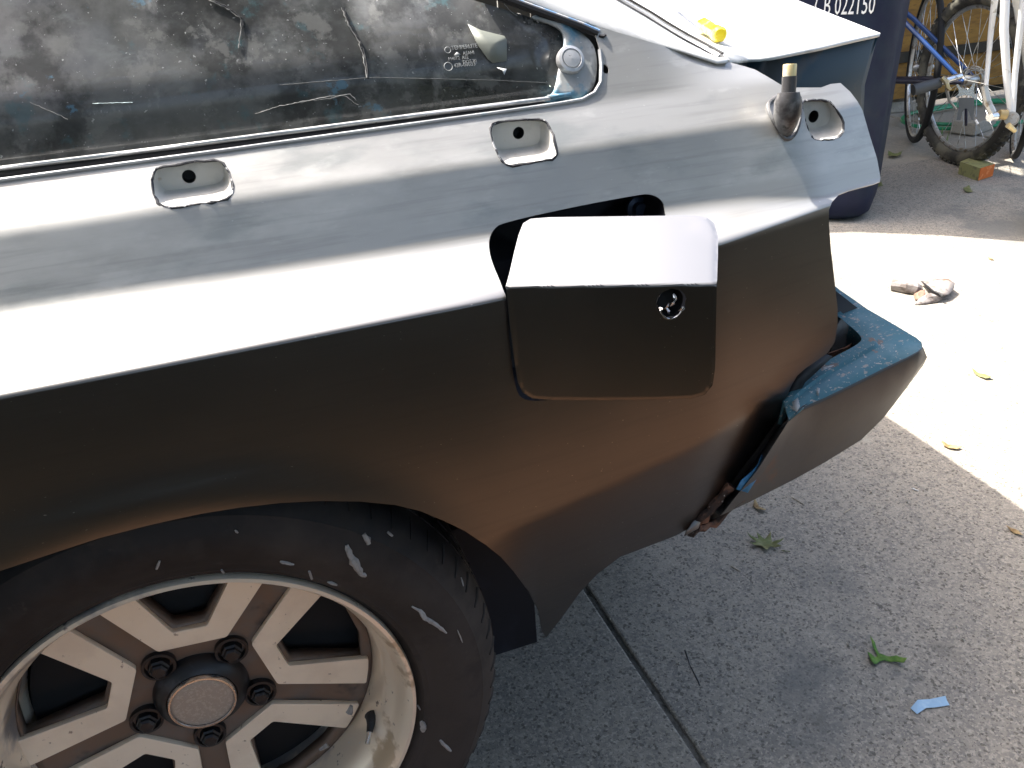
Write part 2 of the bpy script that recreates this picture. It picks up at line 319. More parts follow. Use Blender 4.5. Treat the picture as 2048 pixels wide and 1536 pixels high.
def cdt(outer, holes, pts, margin):
    loops = [outer] + holes; V = []; E = []
    for lp in loops:
        n0 = len(V); V += [Vector((float(q[0]), float(q[1]))) for q in lp]; E += [(n0 + i, n0 + (i + 1) % len(lp)) for i in range(len(lp))]
    pts = np.asarray(pts)
    if len(pts):
        k = inpoly(pts, outer)
        for h in holes: k &= ~inpoly(pts, h)
        pts = pts[k]
        for lp in loops: pts = pts[dist2poly(pts, lp) > margin]
        V += [Vector((float(q[0]), float(q[1]))) for q in pts]
    v, e, f, *_ = delaunay_2d_cdt(V, E, [], 0, 1e-7)
    v = np.array([(q[0], q[1]) for q in v]); f = [t for t in f]
    cen = np.array([v[list(t)].mean(0) for t in f]); keep = inpoly(cen, outer)
    for h in holes: keep &= ~inpoly(cen, h)
    T = []
    for t, kk in zip(f, keep):
        if not kk: continue
        a, b, c = v[list(t[:3])]
        T.append(tuple(t) if (b[0] - a[0]) * (c[1] - a[1]) - (b[1] - a[1]) * (c[0] - a[0]) > 0 else tuple(t)[::-1])
    return v, T      # counter-clockwise in (x,z) seen from -Y  -> normal -Y

def sheet2d(name, v2, T, f, loops, mt, parent, th=.0014, warp=None, h=.0006):
    """sheet metal over y = f(x,z): front skin with exact normals, back skin, and cut edges round every loop"""
    def nrm(x, z):
        gx = (f(x + h, z) - f(x - h, z)) / (2 * h); gz = (f(x, z + h) - f(x, z - h)) / (2 * h); n = np.array([gx, -1, gz]); return n / np.linalg.norm(n)
    v2 = np.asarray(v2); n = len(v2)
    A = [np.array([x, f(x, z), z]) for x, z in v2]; NA = [nrm(x, z) for x, z in v2]
    B = [a - q * th for a, q in zip(A, NA)]
    V = A + B; F = [tuple(t) for t in T] + [tuple(n + i for i in t[::-1]) for t in T]
    cnt = {}
    for t in T:
        for i in range(len(t)): e = (t[i], t[(i + 1) % len(t)]); cnt[e] = 1
    bd = [e for e in cnt if (e[1], e[0]) not in cnt]; k0 = len(F)
    V = V + [None] * 0
    for a, b in bd:
        j = len(V); V += [A[a], A[b], B[b], B[a]]; F.append((j, j + 3, j + 2, j + 1))
    me = bpy.data.meshes.new(name); me.from_pydata([tuple(map(float, q)) for q in V], [], [tuple(int(i) for i in q) for q in F]); me.materials.append(mt); me.materials.append(INNER)
    for p in me.polygons: p.use_smooth = True
    N_ = []; nt = len(T)
    for p in me.polygons[nt:2 * nt]: p.material_index = 1
    for pi, q in enumerate(F):
        if pi < nt: N_ += [tuple(NA[i]) for i in q]
        elif pi < 2 * nt: N_ += [tuple(-NA[i - n]) for i in q]
        else: N_ += [tuple(me.polygons[pi].normal)] * len(q)
    me.normals_split_custom_set(N_)
    o = bpy.data.objects.new(name, me); COL.objects.link(o)
    if parent: o.parent = parent
    return o
# ------------------------------------------------------------------ body side surface y = body(x, z)
def ip(x, xs, ys): return float(np.interp(x, xs, ys))
def ramp(t, r): return 0. if t <= -r else t if t >= r else (t + r) ** 2 / (4 * r)
ZC, ZB, ZW = .412, .499, .530
TX = np.linspace(-2, 1, 3001)
def table(xs, ys, w_=.035):
    y = np.interp(TX, xs, ys); k = np.hanning(int(2 * w_ / .001) | 1); k /= k.sum(); m_ = len(k) // 2
    return np.convolve(np.pad(y, m_, mode='edge'), k, 'valid')
def look(T_, x):
    f_ = min(max((x + 2) / .001, 0), 2999.0); i_ = int(f_); f_ -= i_; return T_[i_] * (1 - f_) + T_[i_ + 1] * f_
T_ZC = table([-2, .30, .42, .525, .655, .80], [.412, .412, .4125, .4148, .4205, .4250])
T_YC = table([-2, .30, .42, .525, .655, .80], [-.03, -.03, -.021, -.010, .019, .052])
T_ZF = table([-2, -.05, .13, .31, .55, .656, .8], [.448, .446, .440, .437, .431, .4240, .4275])
T_YF = table([-2, .31, .55, .656, .8], [.040, .036, .034, .0275, .058])
T_S4 = table([-2, .40, .52, .60, .66, 1], [.55, .55, .60, 1.2, 1.5, 1.5])
def zcr(x): return look(T_ZC, x)
def body(x, z):
    ZC = look(T_ZC, x); yc = look(T_YC, x); zf = look(T_ZF, x); yf = look(T_YF, x)
    yb = .060 + (1.0 * max(0, x - .62) ** 2)
    s0 = .03; s1 = (yf - yc) / (zf - ZC); s2 = (yb - yf) / (ZB - zf); s3 = .9
    s4 = look(T_S4, x)
    y = yc + s0 * (z - ZC) + (s1 - s0) * ramp(z - ZC, .0022) + (s2 - s1) * ramp(z - zf, min(.009, max(.001, (zf - ZC) * .8))) + (s3 - s2) * ramp(z - ZB, .004) + (s4 - s3) * ramp(z - ZW, .005)
    t = max(0., ZC - z)
    y += .22 * t ** 2
    if x > .15:                                     # lower tail turns under the car
        zl = .180 + (x - .29) * .135; y += .20 * ramp(zl - z, .008) * min(1, max(0, (x - .20) / .14))
    if z < .36:                                     # rolled lip round the wheel arch
        d = math.hypot(x - .01, z) - .295
        y -= .004 * math.exp(-(d / .028) ** 2) * min(1, (.36 - z) / .05)
    return y

car = thing('parked_car', 'grey primer hatchback under repair seen from its rear quarter beside the camera', 'car')

edge_px = [(0, 362), (150, 342), (300, 322), (450, 302), (600, 281), (800, 253), (1024, 222), (1120, 208), (1165, 200), (1190, 186), (1202, 165), (1203, 130), (1200, 100), (1193, 76), (1186, 60),
  (1191, 52), (1240, 66), (1300, 84), (1367, 103), (1435, 126), (1452, 123), (1480, 130), (1510, 139), (1561, 169), (1593, 175), (1642, 175), (1661, 168), (1681, 166), (1700, 183), (1725, 220), (1739, 269), (1754, 317), (1761, 355),
  (1760, 363), (1748, 368), (1699, 381), (1678, 389), (1664, 404), (1658, 420), (1658, 450), (1662, 500), (1669, 560), (1675, 615), (1675, 650), (1669, 685), (1655, 706), (1635, 721), (1612, 736), (1594, 752), (1581, 775), (1570, 802), (1560, 830), (1545, 855), (1500, 915), (1455, 975), (1412, 1028), (1390, 1050), (1350, 1072),
  (1240, 1114), (1195, 1148), (1160, 1185), (1120, 1240), (1092, 1276), (1084, 1262), (1077, 1222), (1058, 1184), (1030, 1146), (1002, 1114), (972, 1090), (930, 1062), (888, 1042), (840, 1022), (790, 1010), (720, 1003), (640, 1002), (560, 1006), (480, 1015), (400, 1028), (300, 1050), (200, 1076), (120, 1102), (0, 1142)]
outline = [(-1.3, .529), (-.4, .529)] + [tuple(hit(p, body)[[0, 2]]) for p in edge_px] + [(-.17, .232), (-.235, .17), (-.285, .08), (-.305, -.02), (-.32, -.13), (-1.3, -.13)]
outline = outline[::-1]
fuel_px = [(1003, 446), (988, 458), (979, 476), (978, 498), (986, 530), (1000, 562), (1010, 590), (1018, 660), (1024, 730), (1032, 780), (1045, 800), (1085, 803), (1300, 770), (1390, 740), (1388, 640), (1360, 540), (1338, 450), (1330, 410), (1318, 395), (1300, 388), (1280, 389), (1150, 413)]
fuel = [tuple(q) for q in chaikin([hit(p, body)[[0, 2]] for p in fuel_px], 2)]
def c3(L_, off, s): return [(off[0] + a / s, off[1] + b / s) for a, b in L_]
rec_px = [c3([(60, 300), (85, 275), (200, 260), (350, 238), (385, 242), (412, 265), (438, 310), (450, 375), (438, 412), (415, 432), (250, 460), (120, 472), (92, 455), (70, 425), (55, 350)], (280, 220), 2.409),
          c3([(1688, 85), (1705, 62), (1800, 48), (1920, 38), (1958, 52), (1985, 95), (2010, 190), (2005, 225), (1980, 240), (1800, 266), (1765, 265), (1735, 240), (1708, 180), (1690, 115)], (280, 220), 2.409),
          c3([(442, 470), (455, 437), (500, 428), (640, 428), (690, 442), (745, 510), (793, 595), (800, 690), (770, 740), (700, 762), (580, 776), (540, 762), (500, 690), (470, 580)], (1500, 100), 4.267)]
recs = [[hit(p, body) for p in R] for R in rec_px]
recs = [chaikin(R, 1) for R in recs]
holes = [fuel] + [[(q[0], q[2]) for q in R] for R in recs]
hp = hit((1211, 138), body); holes.append([(hp[0] + .0032 * math.cos(a), hp[2] + .0038 * math.sin(a)) for a in np.linspace(0, 2 * math.pi, 14, endpoint=False)])
xs = np.concatenate([np.arange(-1.28, -.2, .06), np.arange(-.2, .82, .008)])
zs = np.concatenate([np.arange(-.12, .396, .009), [.400, .404, .4075], np.arange(.4090, .4152, .0006), np.arange(.4165, .456, .0022), np.arange(.460, .488, .007), np.arange(.490, .545, .002), np.arange(.55, .7, .007)])
grid = [(x, z + (zcr(x) - .412) * max(0, 1 - abs(z - .412) / .06)) for i, z in enumerate(zs) for x in xs]
v2, T = cdt(densify(outline, .008), [densify(h, .004) if len(h) < 60 else h for h in holes], grid, .0012)
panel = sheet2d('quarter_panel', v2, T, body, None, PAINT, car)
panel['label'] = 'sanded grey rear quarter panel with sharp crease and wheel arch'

# dark closed structure behind the skin: keeps light out of the body, wheel well, floor, far side, roof
mb = MB()
mb.box((-.55, .80, .135), (1.9, 1.2, .67)); mb.box((.74, .80, .13), (.08, 1.2, .06))
mb.box((.55, .85, .25), (.50, 1.25, .30))
o = mb.build('inner_body', INNER, car, smooth=False)
MB().box((.50, .86, -.03), (.50, .98, .28)).build('fuel_tank', WELL, car, smooth=False, bevel=.03)
mb = MB()
for (r, ya, yb_) in ((.33, .02, .24),):
    a = np.linspace(math.radians(17), math.radians(172), 40)
    V = [(r * math.cos(t) + .01, y, r * math.sin(t)) for y in (ya, yb_) for t in a]; n = len(a)
    mb.add(V, [(i, i + 1, n + i + 1, n + i) for i in range(n - 1)]); mb.add([(r * math.cos(t) + .01, yb_, r * math.sin(t)) for t in a] + [(0, yb_, .02)], [(i, i + 1, n) for i in range(n - 1)])
mb.build('wheel_well', WELL, car, thick=.004)
mb = MB()                                          # trunk cavity shadow box behind the tail of the panel
mb.box((.50, .30, .15), (.35, .02, .44))
mb.build('inner_fender', INNER, car, smooth=False)
MB().box((-.32, .262, .470), (2.0, .404, .004)).build('inner_shelf', INNER, car, smooth=False)
MB().box((.55, .28, .16), (.34, .36, .05)).build('tail_floor', INNER, car, smooth=False); MB().box((.39, .27, .10), (.24, .34, .004)).build('tail_floor', INNER, car, smooth=False)

# ------------------------------------------------------------------ recesses in the belt line
def fill_loop(L3, mt, name, parent, hole=None):
    pass
bolt_px = [(378, 353), (1037, 266), (1627, 233)]
for ri, R in enumerate(recs):
    c = np.mean(R, axis=0); e = .002
    nx = np.array([-(body(c[0] + e, c[2]) - body(c[0] - e, c[2])) / (2 * e), 1, -(body(c[0], c[2] + .01) - body(c[0], c[2] - .01)) / .02]); nx /= np.linalg.norm(nx)   # inward
    n_ = len(R); rings = []
    yfl = max(q[1] for q in R) + .004; zt = max(q[2] for q in R)
    for (s_, t_) in ((1.0, .02), (.975, .25), (.94, .6), (.90, .88), (.84, 1.0)):
        rings.append([np.array([c[0] + (q[0] - c[0]) * s_, q[1] * (1 - t_) + yfl * t_ + .0006, c[2] + (q[2] - c[2]) * s_ + .0045 * t_]) for q in R])
    V = [q for r in rings for q in r]; F = [(i * n_ + k, (i + 1) * n_ + k, (i + 1) * n_ + (k + 1) % n_, i * n_ + (k + 1) % n_) for i in range(4) for k in range(n_)]
    fl = rings[-1]
    def fy(x, z, yy=fl[0][1]): return yy
    b = hit(bolt_px[ri], fy); hr = .0052 if ri < 2 else .0058
    ring = [(b[0] + hr * math.cos(a), b[2] + hr * math.sin(a)) for a in np.linspace(0, 2 * math.pi, 20, endpoint=False)]
    fv, ft = cdt([(q[0], q[2]) for q in fl], [ring], [], 0)
    base = len(V); V += [(q[0], fy(q[0], q[1]), q[1]) for q in fv]; F += [tuple(i + base for i in t) for t in ft]
    cup = mesh('recess', V, F, CUP, car, angle=60); fixn(cup)
    mb = MB(); mb.lathe([(hr, 0), (hr * .98, .012), (.0001, .012)], (b[0], b[1] - .0002, b[2]), 'y', 20); mb.build('bolt_hole', BLACK, cup)
    mb = MB(); P = [q + nx * .0005 + np.random.normal(0, .0003, 3) for q in densify(R, .004)]
    mb.tube(P, [.0009 + .0005 * random.random() for _ in P], 6, closed=True, jit=.4); mb.build('torn_rim', TORN, cup)

# ------------------------------------------------------------------ fuel filler pocket and lid
F3 = [np.array([q[0], body(q[0], q[1]), q[1]]) for q in fuel]; n_ = len(F3); c = np.mean(F3, axis=0)
V = []; F = []
for s_, d_ in ((1, .001), (1, .012), (.99, .07), (.0, .07)): V += [c * (1 - s_) + q * s_ + np.array([0, d_ + (.02 if s_ == 0 else 0), 0]) for q in F3]
F = [(i * n_ + k, (i + 1) * n_ + k, (i + 1) * n_ + (k + 1) % n_, i * n_ + (k + 1) % n_) for i in range(3) for k in range(n_)]
pocket = fixn(mesh('filler_pocket', V, F, INNER, car, angle=60))
b = ony((1277, 417), .075); mb = MB(); mb.lathe([(.0001, -.006), (.006, -.006), (.007, 0), (.011, .001), (.011, .004)], b, 'y', 18)
mb.build('pocket_bolt', mat('blue_bolt', (.03, .05, .09), .4, .4), pocket)
b = ony((1180, 560), .05); mb = MB(); mb.lathe([(.0001, .0), (.03, 0), (.032, .02)], b, 'y', 24); mb.build('filler_cap', BLACK, pocket)

FL, FR = ony((1010, 574), -.034), ony((1434, 569), -.094)
def lid(x, z):
    k = (x - FL[0]) / (FR[0] - FL[0]); zf = FL[2] + (FR[2] - FL[2]) * k; y0 = FL[1] + (FR[1] - FL[1]) * k; d = z - zf
    return y0 + (.045 - .06 * k) * d + (.35 * d * d if d < 0 else 0) + 2.1 * ramp(d, .0011)
lid_px = [(1012, 573), (1020, 545), (1029, 505), (1038, 470), (1047, 447), (1062, 438), (1100, 435), (1240, 433), (1390, 431), (1414, 434), (1430, 447), (1437, 472), (1437, 510), (1434, 569),
          (1433, 650), (1431, 740), (1426, 772), (1411, 790), (1385, 798), (1300, 801), (1200, 802), (1100, 801), (1065, 798), (1046, 786), (1036, 765), (1029, 720), (1020, 650)]
L2 = [tuple(hit(p, lid)[[0, 2]]) for p in lid_px][::-1]
a2 = sum(L2[i][0] * L2[(i + 1) % len(L2)][1] - L2[(i + 1) % len(L2)][0] * L2[i][1] for i in range(len(L2)))
if a2 < 0: L2 = L2[::-1]
L2d = densify(L2, .003)
lk = hit((1343, 606), lid); lh = [(lk[0] + .0108 * math.cos(a) * random.uniform(.93, 1.05), lk[2] + .0125 * math.sin(a) * random.uniform(.93, 1.05)) for a in np.linspace(0, 2 * math.pi, 26, endpoint=False)]
x0, x1 = min(p[0] for p in L2), max(p[0] for p in L2); z0, z1 = min(p[1] for p in L2), max(p[1] for p in L2)
gp = [(x, z) for x in np.arange(x0, x1, .003) for z in np.arange(z0, z1, .0016)]
lv, lt = cdt(L2d, [lh], gp, .0007)
def lidf(x, z):
    P = np.array([(x, z)]); d = float(dist2poly(P, L2)[0]); return lid(x, z) + .0008 * max(0, 1 - d / .004) ** 2
lido = sheet2d('fuel_door', lv, lt, lidf, None, LIDLIT, car, .0013, h=.0004)
LIDSHADE = mat('lid_primer_shaded', (.125, .122, .123), .30, 1.0, .5, [('noise', 6, .42, .7, (.14, .137, .135), .34, 3, .8), ('noise', 420, .74, .80, (.5, .5, .48), .5, 1, .6)], [('noise', 9, .08, .004), ('noise', 260, .06, .0006)])
lido.data.materials.append(LIDSHADE)                    # one lid paint: shaded copy below the fold, lit copy above
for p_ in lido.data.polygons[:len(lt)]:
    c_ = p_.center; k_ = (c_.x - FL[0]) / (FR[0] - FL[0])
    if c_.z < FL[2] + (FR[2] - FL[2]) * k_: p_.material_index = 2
lido['label'] = 'loosely fitted fuel door with a hole where its lock was'
mb = MB(); mb.lathe([(.0118, .0025), (.0112, .016), (.0001, .018)], (lk[0], lk[1], lk[2]), 'y', 24); mb.build('lock_barrel', BLACK, lido)
mb = MB()
arc = [np.array([lk[0] + .0110 * math.cos(t), lk[1] - .0012 , lk[2] + .0130 * math.sin(t)]) for t in np.linspace(math.radians(195), math.radians(335), 16)]
mb.tube(arc, [.0006 + .0003 * random.random() for _ in arc], 6)
mb.build('lock_edge', CHROME, lido)
mb = MB()
for (a, b_) in (((1347, 588), (1352, 600)), ((1350, 600), (1340, 612)), ((1338, 606), (1330, 618)), ((1333, 616), (1338, 628)), ((1318, 615), (1326, 620)), ((1357, 622), (1366, 614))):
    mb.tube([ony(a, lk[1] + .001), ony(((a[0] + b_[0]) / 2 + 1.5, (a[1] + b_[1]) / 2), lk[1] - .001), ony(b_, lk[1] + .001)], [.0007, .0012, .0005], 5, jit=.4)
mb.build('broken_lock_metal', CHROME, lido)

# ------------------------------------------------------------------ quarter window
def gl(x, z): return .096 + .55 * (z - .534)            # glass surface
gpx = [(0, 333), (300, 296), (600, 257), (900, 218), (1085, 194), (1104, 188), (1112, 176), (1122, 110), (1128, 80), (1124, 62), (1108, 50), (1060, 34), (1000, 16)]
G = [tuple(hit(p, gl)[[0, 2]]) for p in gpx]
dx = (G[-1][0] - G[-2][0], G[-1][1] - G[-2][1]); k = 6
top = (G[-1][0] + dx[0] * 5, G[-1][1] + dx[1] * 5)
Gp = [(-1.0, G[0][1] + .0)] + G + [top, (-.25, .80), (-.8, .80)]
a2 = sum(Gp[i][0] * Gp[(i + 1) % len(Gp)][1] - Gp[(i + 1) % len(Gp)][0] * Gp[i][1] for i in range(len(Gp)))
if a2 < 0: Gp = Gp[::-1]
gv, gt = cdt(densify(Gp, .03), [], [(x, z) for x in np.arange(-.95, .5, .05) for z in np.arange(.54, .8, .05)], .004)
glass = mesh('quarter_window', [(p[0], gl(*p) + .001, p[1]) for p in gv], gt, GLASS, car, thick=.003)
glass['label'] = 'dusty black-tinted rear side window with reflections painted in teal and blue'
# surround plate at the tail end of the glass
spx = [(1060, 34), (1108, 50), (1124, 62), (1128, 80), (1122, 110), (1112, 176), (1104, 188), (1085, 194), (1090, 204), (1120, 202), (1160, 196), (1180, 186), (1192, 168), (1195, 135), (1192, 105), (1184, 84), (1165, 66), (1135, 48), (1080, 26)]
S_ = [tuple(hit(p, lambda x, z: gl(x, z) - .002)[[0, 2]]) for p in spx]
sv, st_ = cdt(densify(chaikin(S_, 1), .004), [], [(x, z) for x in np.arange(.36, .5, .006) for z in np.arange(.53, .68, .006)], .002)
FRAMEM = mat('sanded_window_surround', (.30, .31, .31), .42, .25, .5, [('noise', 26, .50, .60, (.07, .20, .29), .4, 6, .9), ('noise', 20, .52, .62, (.46, .46, .45), .5, 5), ('noise', 40, .60, .68, (.05, .05, .07), .5, 6), ('noise', 300, .7, .76, (.6, .6, .6), .6, 2)], [('noise', 60, .4, .002)])
sur = mesh('window_surround', [(p[0], gl(*p) - .002 - .0015 * math.sin(p[0] * 190), p[1]) for p in sv], st_, FRAMEM, car, thick=.003)
q = hit((1141, 120), lambda x, z: gl(x, z) - .004)
ln = Vector((0, -.876, .482))
def disc(name, mt, prof, q, parent, n=40):
    mb = MB(); mb.lathe(prof, (0, 0, 0), 'z', n); o = mb.build(name, mt, parent, angle=50); o.rotation_euler = ln.to_track_quat('Z', 'Y').to_euler(); o.location = tuple(q); return fixn(o)
disc('latch_disc', SILVER, [(.0128, -.003), (.0128, .001), (.0118, .0032), (.0092, .0038), (.0086, .0026), (.0082, .0026), (.0078, .0036), (.0001, .0042)], q, sur)
# trims below the glass: pale strip, black channel, body lip
def line3(px, f): return [hit(p, f) for p in px]
bot = [(-400, 382), (0, 333), (300, 296), (600, 257), (900, 218), (1095, 195)]
def strip(name, lo, hi, fl, mt, parent, thick=.002, t=0):
    A = line3(lo, fl); B = line3(hi, fl); n = len(A)
    V = A + [(a + b) / 2 + np.array([0, -t, t * .4]) for a, b in zip(A, B)] + B
    F = [(i, i + 1, n + i + 1, n + i) for i in range(n - 1)] + [(n + i, n + i + 1, 2 * n + i + 1, 2 * n + i) for i in range(n - 1)]
    return mesh(name, V, F, mt, parent, thick=thick)
def dpx(px, d): return [(a, b + d) for a, b in px]
P_ = [(-400, 384), (-100, 345)] + [(x, np.interp(x, [0, 300, 600, 900, 1100], [333, 296, 257, 218, 193])) for x in np.linspace(0, 1100, 23)]
strip('glass_trim', dpx(P_, 9), dpx(P_, -1), lambda x, z: gl(x, z) - .003, SILVER, car, t=.0012)
mb = MB(); mb.tube([hit((a, b + 4), lambda x, z: gl(x, z) - .004) for a, b in P_], .0016, 8, jit=.12); mb.build('trim_bead', SILVER, car)
Q_ = P_ + [(1150, 190), (1182, 178), (1196, 158)]
strip('weather_channel', dpx(Q_, 34), dpx(Q_, 7), lambda x, z: gl(x, z) + .004, BLACK, car)
# body lip below the channel (rolled edge catching the sun)
mb = MB(); mb.tube([hit((a, b), body) + np.array([0, .0004, .0002]) for a, b in [(-420, 420), (-150, 384)] + edge_px[:13]], .0019, 8); mb.build('sill_lip', FILLER, car)
# taped trim end, screws
mb = MB(); A = [hit((a, b), lambda x, z: gl(x, z) - .006) for a, b in ((1095, 190), (1142, 184), (1143, 192), (1108, 198))]; mb.add(A, [(0, 3, 2, 1)]); mb.build('trim_end_clip', FRAMEM, sur, thick=.002)
# gutter and roof side above the glass
def up(x, z): return .096 + .55 * (z - .534) - .003
gut = [(960, -22), (1010, -2), (1060, 17), (1110, 35), (1160, 53), (1195, 68)]
mb = MB(); mb.tube([hit(p, up) for p in gut], [.0036, .0036, .0036, .0036, .0034, .003], 8); mb.build('rain_gutter', BLACK, car)
mb = MB(); mb.tube([hit((a + 3, b - 6), up) + np.array([0, -.001, 0]) for a, b in gut], .0014, 8); mb.build('gutter_edge', mat('worn_blue_edge', (.16, .30, .50), .4, .1, .5, [('noise', 60, .5, .6, (.5, .5, .5), .5, 4)]), car)
# pillar top: pale sheet metal between the gutter and the hatch seam
sailtop = [(960, -45), (1060, 2), (1110, 22), (1191, 50), (1240, 66), (1300, 84), (1367, 103), (1435, 126), (1455, 124)]
seam = [(1120, -62), (1215, -10), (1245, 8), (1290, 34), (1325, 56), (1362, 78), (1400, 98), (1432, 116), (1458, 123)]
A = [hit(p, lambda x, z: gl(x, z)) for p in sailtop]
A = [np.array(a) for a in A]
yin = [.085, .075, .07, .062, .052, .042, .032, .014, .006]
B = [ony(p, a[1] + d) for p, a, d in zip(seam, A, yin)]
n = len(A); Mid = [(a * .45 + b * .55) + np.array([0, 0, .003]) for a, b in zip(A, B)]
mesh('roof_pillar', A + Mid + B, [(i, i + 1, n + i + 1, n + i) for i in range(n - 1)] + [(n + i, n + i + 1, 2 * n + i + 1, 2 * n + i) for i in range(n - 1)], DECK, car, thick=.0015)
for k_, (o1, mt, r) in enumerate((((-2, 4), DULL, .0022), ((6, -3), SILVER, .002), ((14, -9), BLACK, .0012))):
    mb = MB(); mb.tube([ony((p[0] + o1[0], p[1] + o1[1]), b[1] + .004 * k_) for p, b in zip(seam[:-1], B)], r, 7, jit=.15); mb.build('hatch_seal', mt, car)
# hatch / tail deck
def resample(P, n):
    P = np.array(P); s = np.r_[0, np.cumsum(np.linalg.norm(np.diff(P, axis=0), axis=1))]; t = np.linspace(0, s[-1], n)
    return [np.array([np.interp(q, s, P[:, k]) for k in range(3)]) for q in t]
apex = onz((1761, 66), .53); left = onz((1462, 121), .527)
D0 = [onz(p, z) for p, z in (((1462, 119), .527), ((1500, 117), .528), ((1534, 115), .529), ((1581, 106), .530), ((1642, 94), .531), ((1715, 77), .531), ((1752, 69), .5305), ((1761, 66), .530))]
D0[0] = B[-1] + np.array([.004, .004, .0])
seamD = [ony((p[0] + 16, p[1] - 10), b[1] + .012) for p, b in zip(seam[:-1], B)][::-1]
rear = [ony((1700, 42), .38), ony((1640, 18), .47), ony((1595, 0), .56), ony((1540, -24), .63), np.array([1.02, .9, .57]), np.array([1.02, 1.42, .56])]
topl = [np.array([.50, 1.44, .63]), np.array([.12, 1.38, .72])]
# fan mesh: deck surface from ordered boundary
bd = D0 + rear + topl + seamD[::-1]
P2 = [(p[0], p[1]) for p in bd]
bdZ = bd
def interp3(P, pts, val):
    out = []
    pts = np.array(pts); val = np.array(val)
    for p in P:
        d = np.linalg.norm(pts - p, axis=1) + 1e-5; w_ = 1 / d ** 2.2; out.append(float((w_ * val).sum() / w_.sum()))
    return out
# direct quad strips between the near side edge and the far edge keep the surface smooth
near = [seamD[::-1][i] for i in range(len(seamD))] + D0
nearR = resample(near, 40); farR = resample([topl[1], topl[0]] + rear[::-1] + [D0[-1]], 40)
rows = 10; V = []; F = []
for j in range(rows):
    t = j / (rows - 1)
    for a, b in zip(nearR, farR): V.append(a * (1 - t) + b * t)
for j in range(rows - 1):
    for i in range(39): F.append((j * 40 + i, j * 40 + i + 1, (j + 1) * 40 + i + 1, (j + 1) * 40 + i))
deck = mesh('hatch_lid', V, F, DECK, car, thick=.004, off=-1, angle=60)
deck['label'] = 'sunlit sanded tail deck coming to a sharp corner'
# shaded painted side of the tail under the deck edge
n = len(D0); low = [p + np.array([-.005, -.01 + .015 * (i / n), -.11 - .02 * i / n]) for i, p in enumerate(D0)]
mid = [p * .5 + q * .5 + np.array([0, .012, 0]) for p, q in zip(D0, low)]
D0b = [p + np.array([0, .004, -.003]) for p in D0]
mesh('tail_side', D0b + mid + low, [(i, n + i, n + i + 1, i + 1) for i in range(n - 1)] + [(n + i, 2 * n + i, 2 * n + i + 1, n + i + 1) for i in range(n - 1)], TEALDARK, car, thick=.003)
gp_ = [hit(p, body) for p in ((1480, 130), (1510, 139), (1561, 169), (1593, 175), (1642, 175), (1661, 168), (1681, 166), (1700, 183))]
gl_ = resample(low, len(gp_)); n = len(gp_)
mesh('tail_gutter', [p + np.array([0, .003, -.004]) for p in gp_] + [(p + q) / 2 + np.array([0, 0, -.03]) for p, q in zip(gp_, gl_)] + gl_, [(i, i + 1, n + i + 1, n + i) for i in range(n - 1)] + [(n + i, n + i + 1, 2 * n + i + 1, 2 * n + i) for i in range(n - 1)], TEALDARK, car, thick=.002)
# rear face of the tail (faces away) and the load floor that closes the body behind the panel
far = [rear[i] for i in range(6)]
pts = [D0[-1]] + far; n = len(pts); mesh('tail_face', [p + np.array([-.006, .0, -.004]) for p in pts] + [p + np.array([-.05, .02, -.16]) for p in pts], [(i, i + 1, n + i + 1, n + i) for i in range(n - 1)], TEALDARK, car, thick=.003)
mesh('boot_floor', [(.66, .25, .485), (.91, .31, .495)] + [(p[0] - .03, p[1], .49) for p in rear] + [(.3, 1.46, .49), (.3, .3, .49)], [tuple(range(10))], INNER, car, thick=.003)
# roof, far side, glasshouse shell out of frame (casts the shade that belongs to the car)
mb = MB()
V = [(-1.5, .26, .88), (-.25, .27, .88), (-1.5, 1.32, .88), (-.25, 1.31, .88), (-.25, .27, .86), (-1.5, .26, .86)]
mb.box((-.95, .80, .90), (1.3, 1.0, .03))
mb.build('roof', PAINT, car, smooth=False)
mb = MB(); mb.box((-.3, 1.50, .14), (2.4, .04, .72)); mb.build('far_side_panel', PAINT, car, smooth=False)
# things inside the cabin, dim behind the glass
mb = MB(); mb.add([(-.9, .20, .50), (.30, .20, .50), (.30, .75, .56), (-.9, .75, .56)], [(0, 1, 2, 3)]); mb.build('parcel_shelf', TRIMK, car, thick=.01)
c = onz((508, 194), .515); mb = MB(); mb.lathe([(.034, 0), (.034, .008), (.041, .010), (.043, .004), (.043, -.012)], c, 'z', 40); mb.build('speaker_ring', RING, car)
b = onz((415, 163), .53); mb = MB(); mb.box((0, 0, 0), (.022, .012, .014)); o = mb.build('shelf_clip', PALE, car, smooth=False, loc=tuple(b))

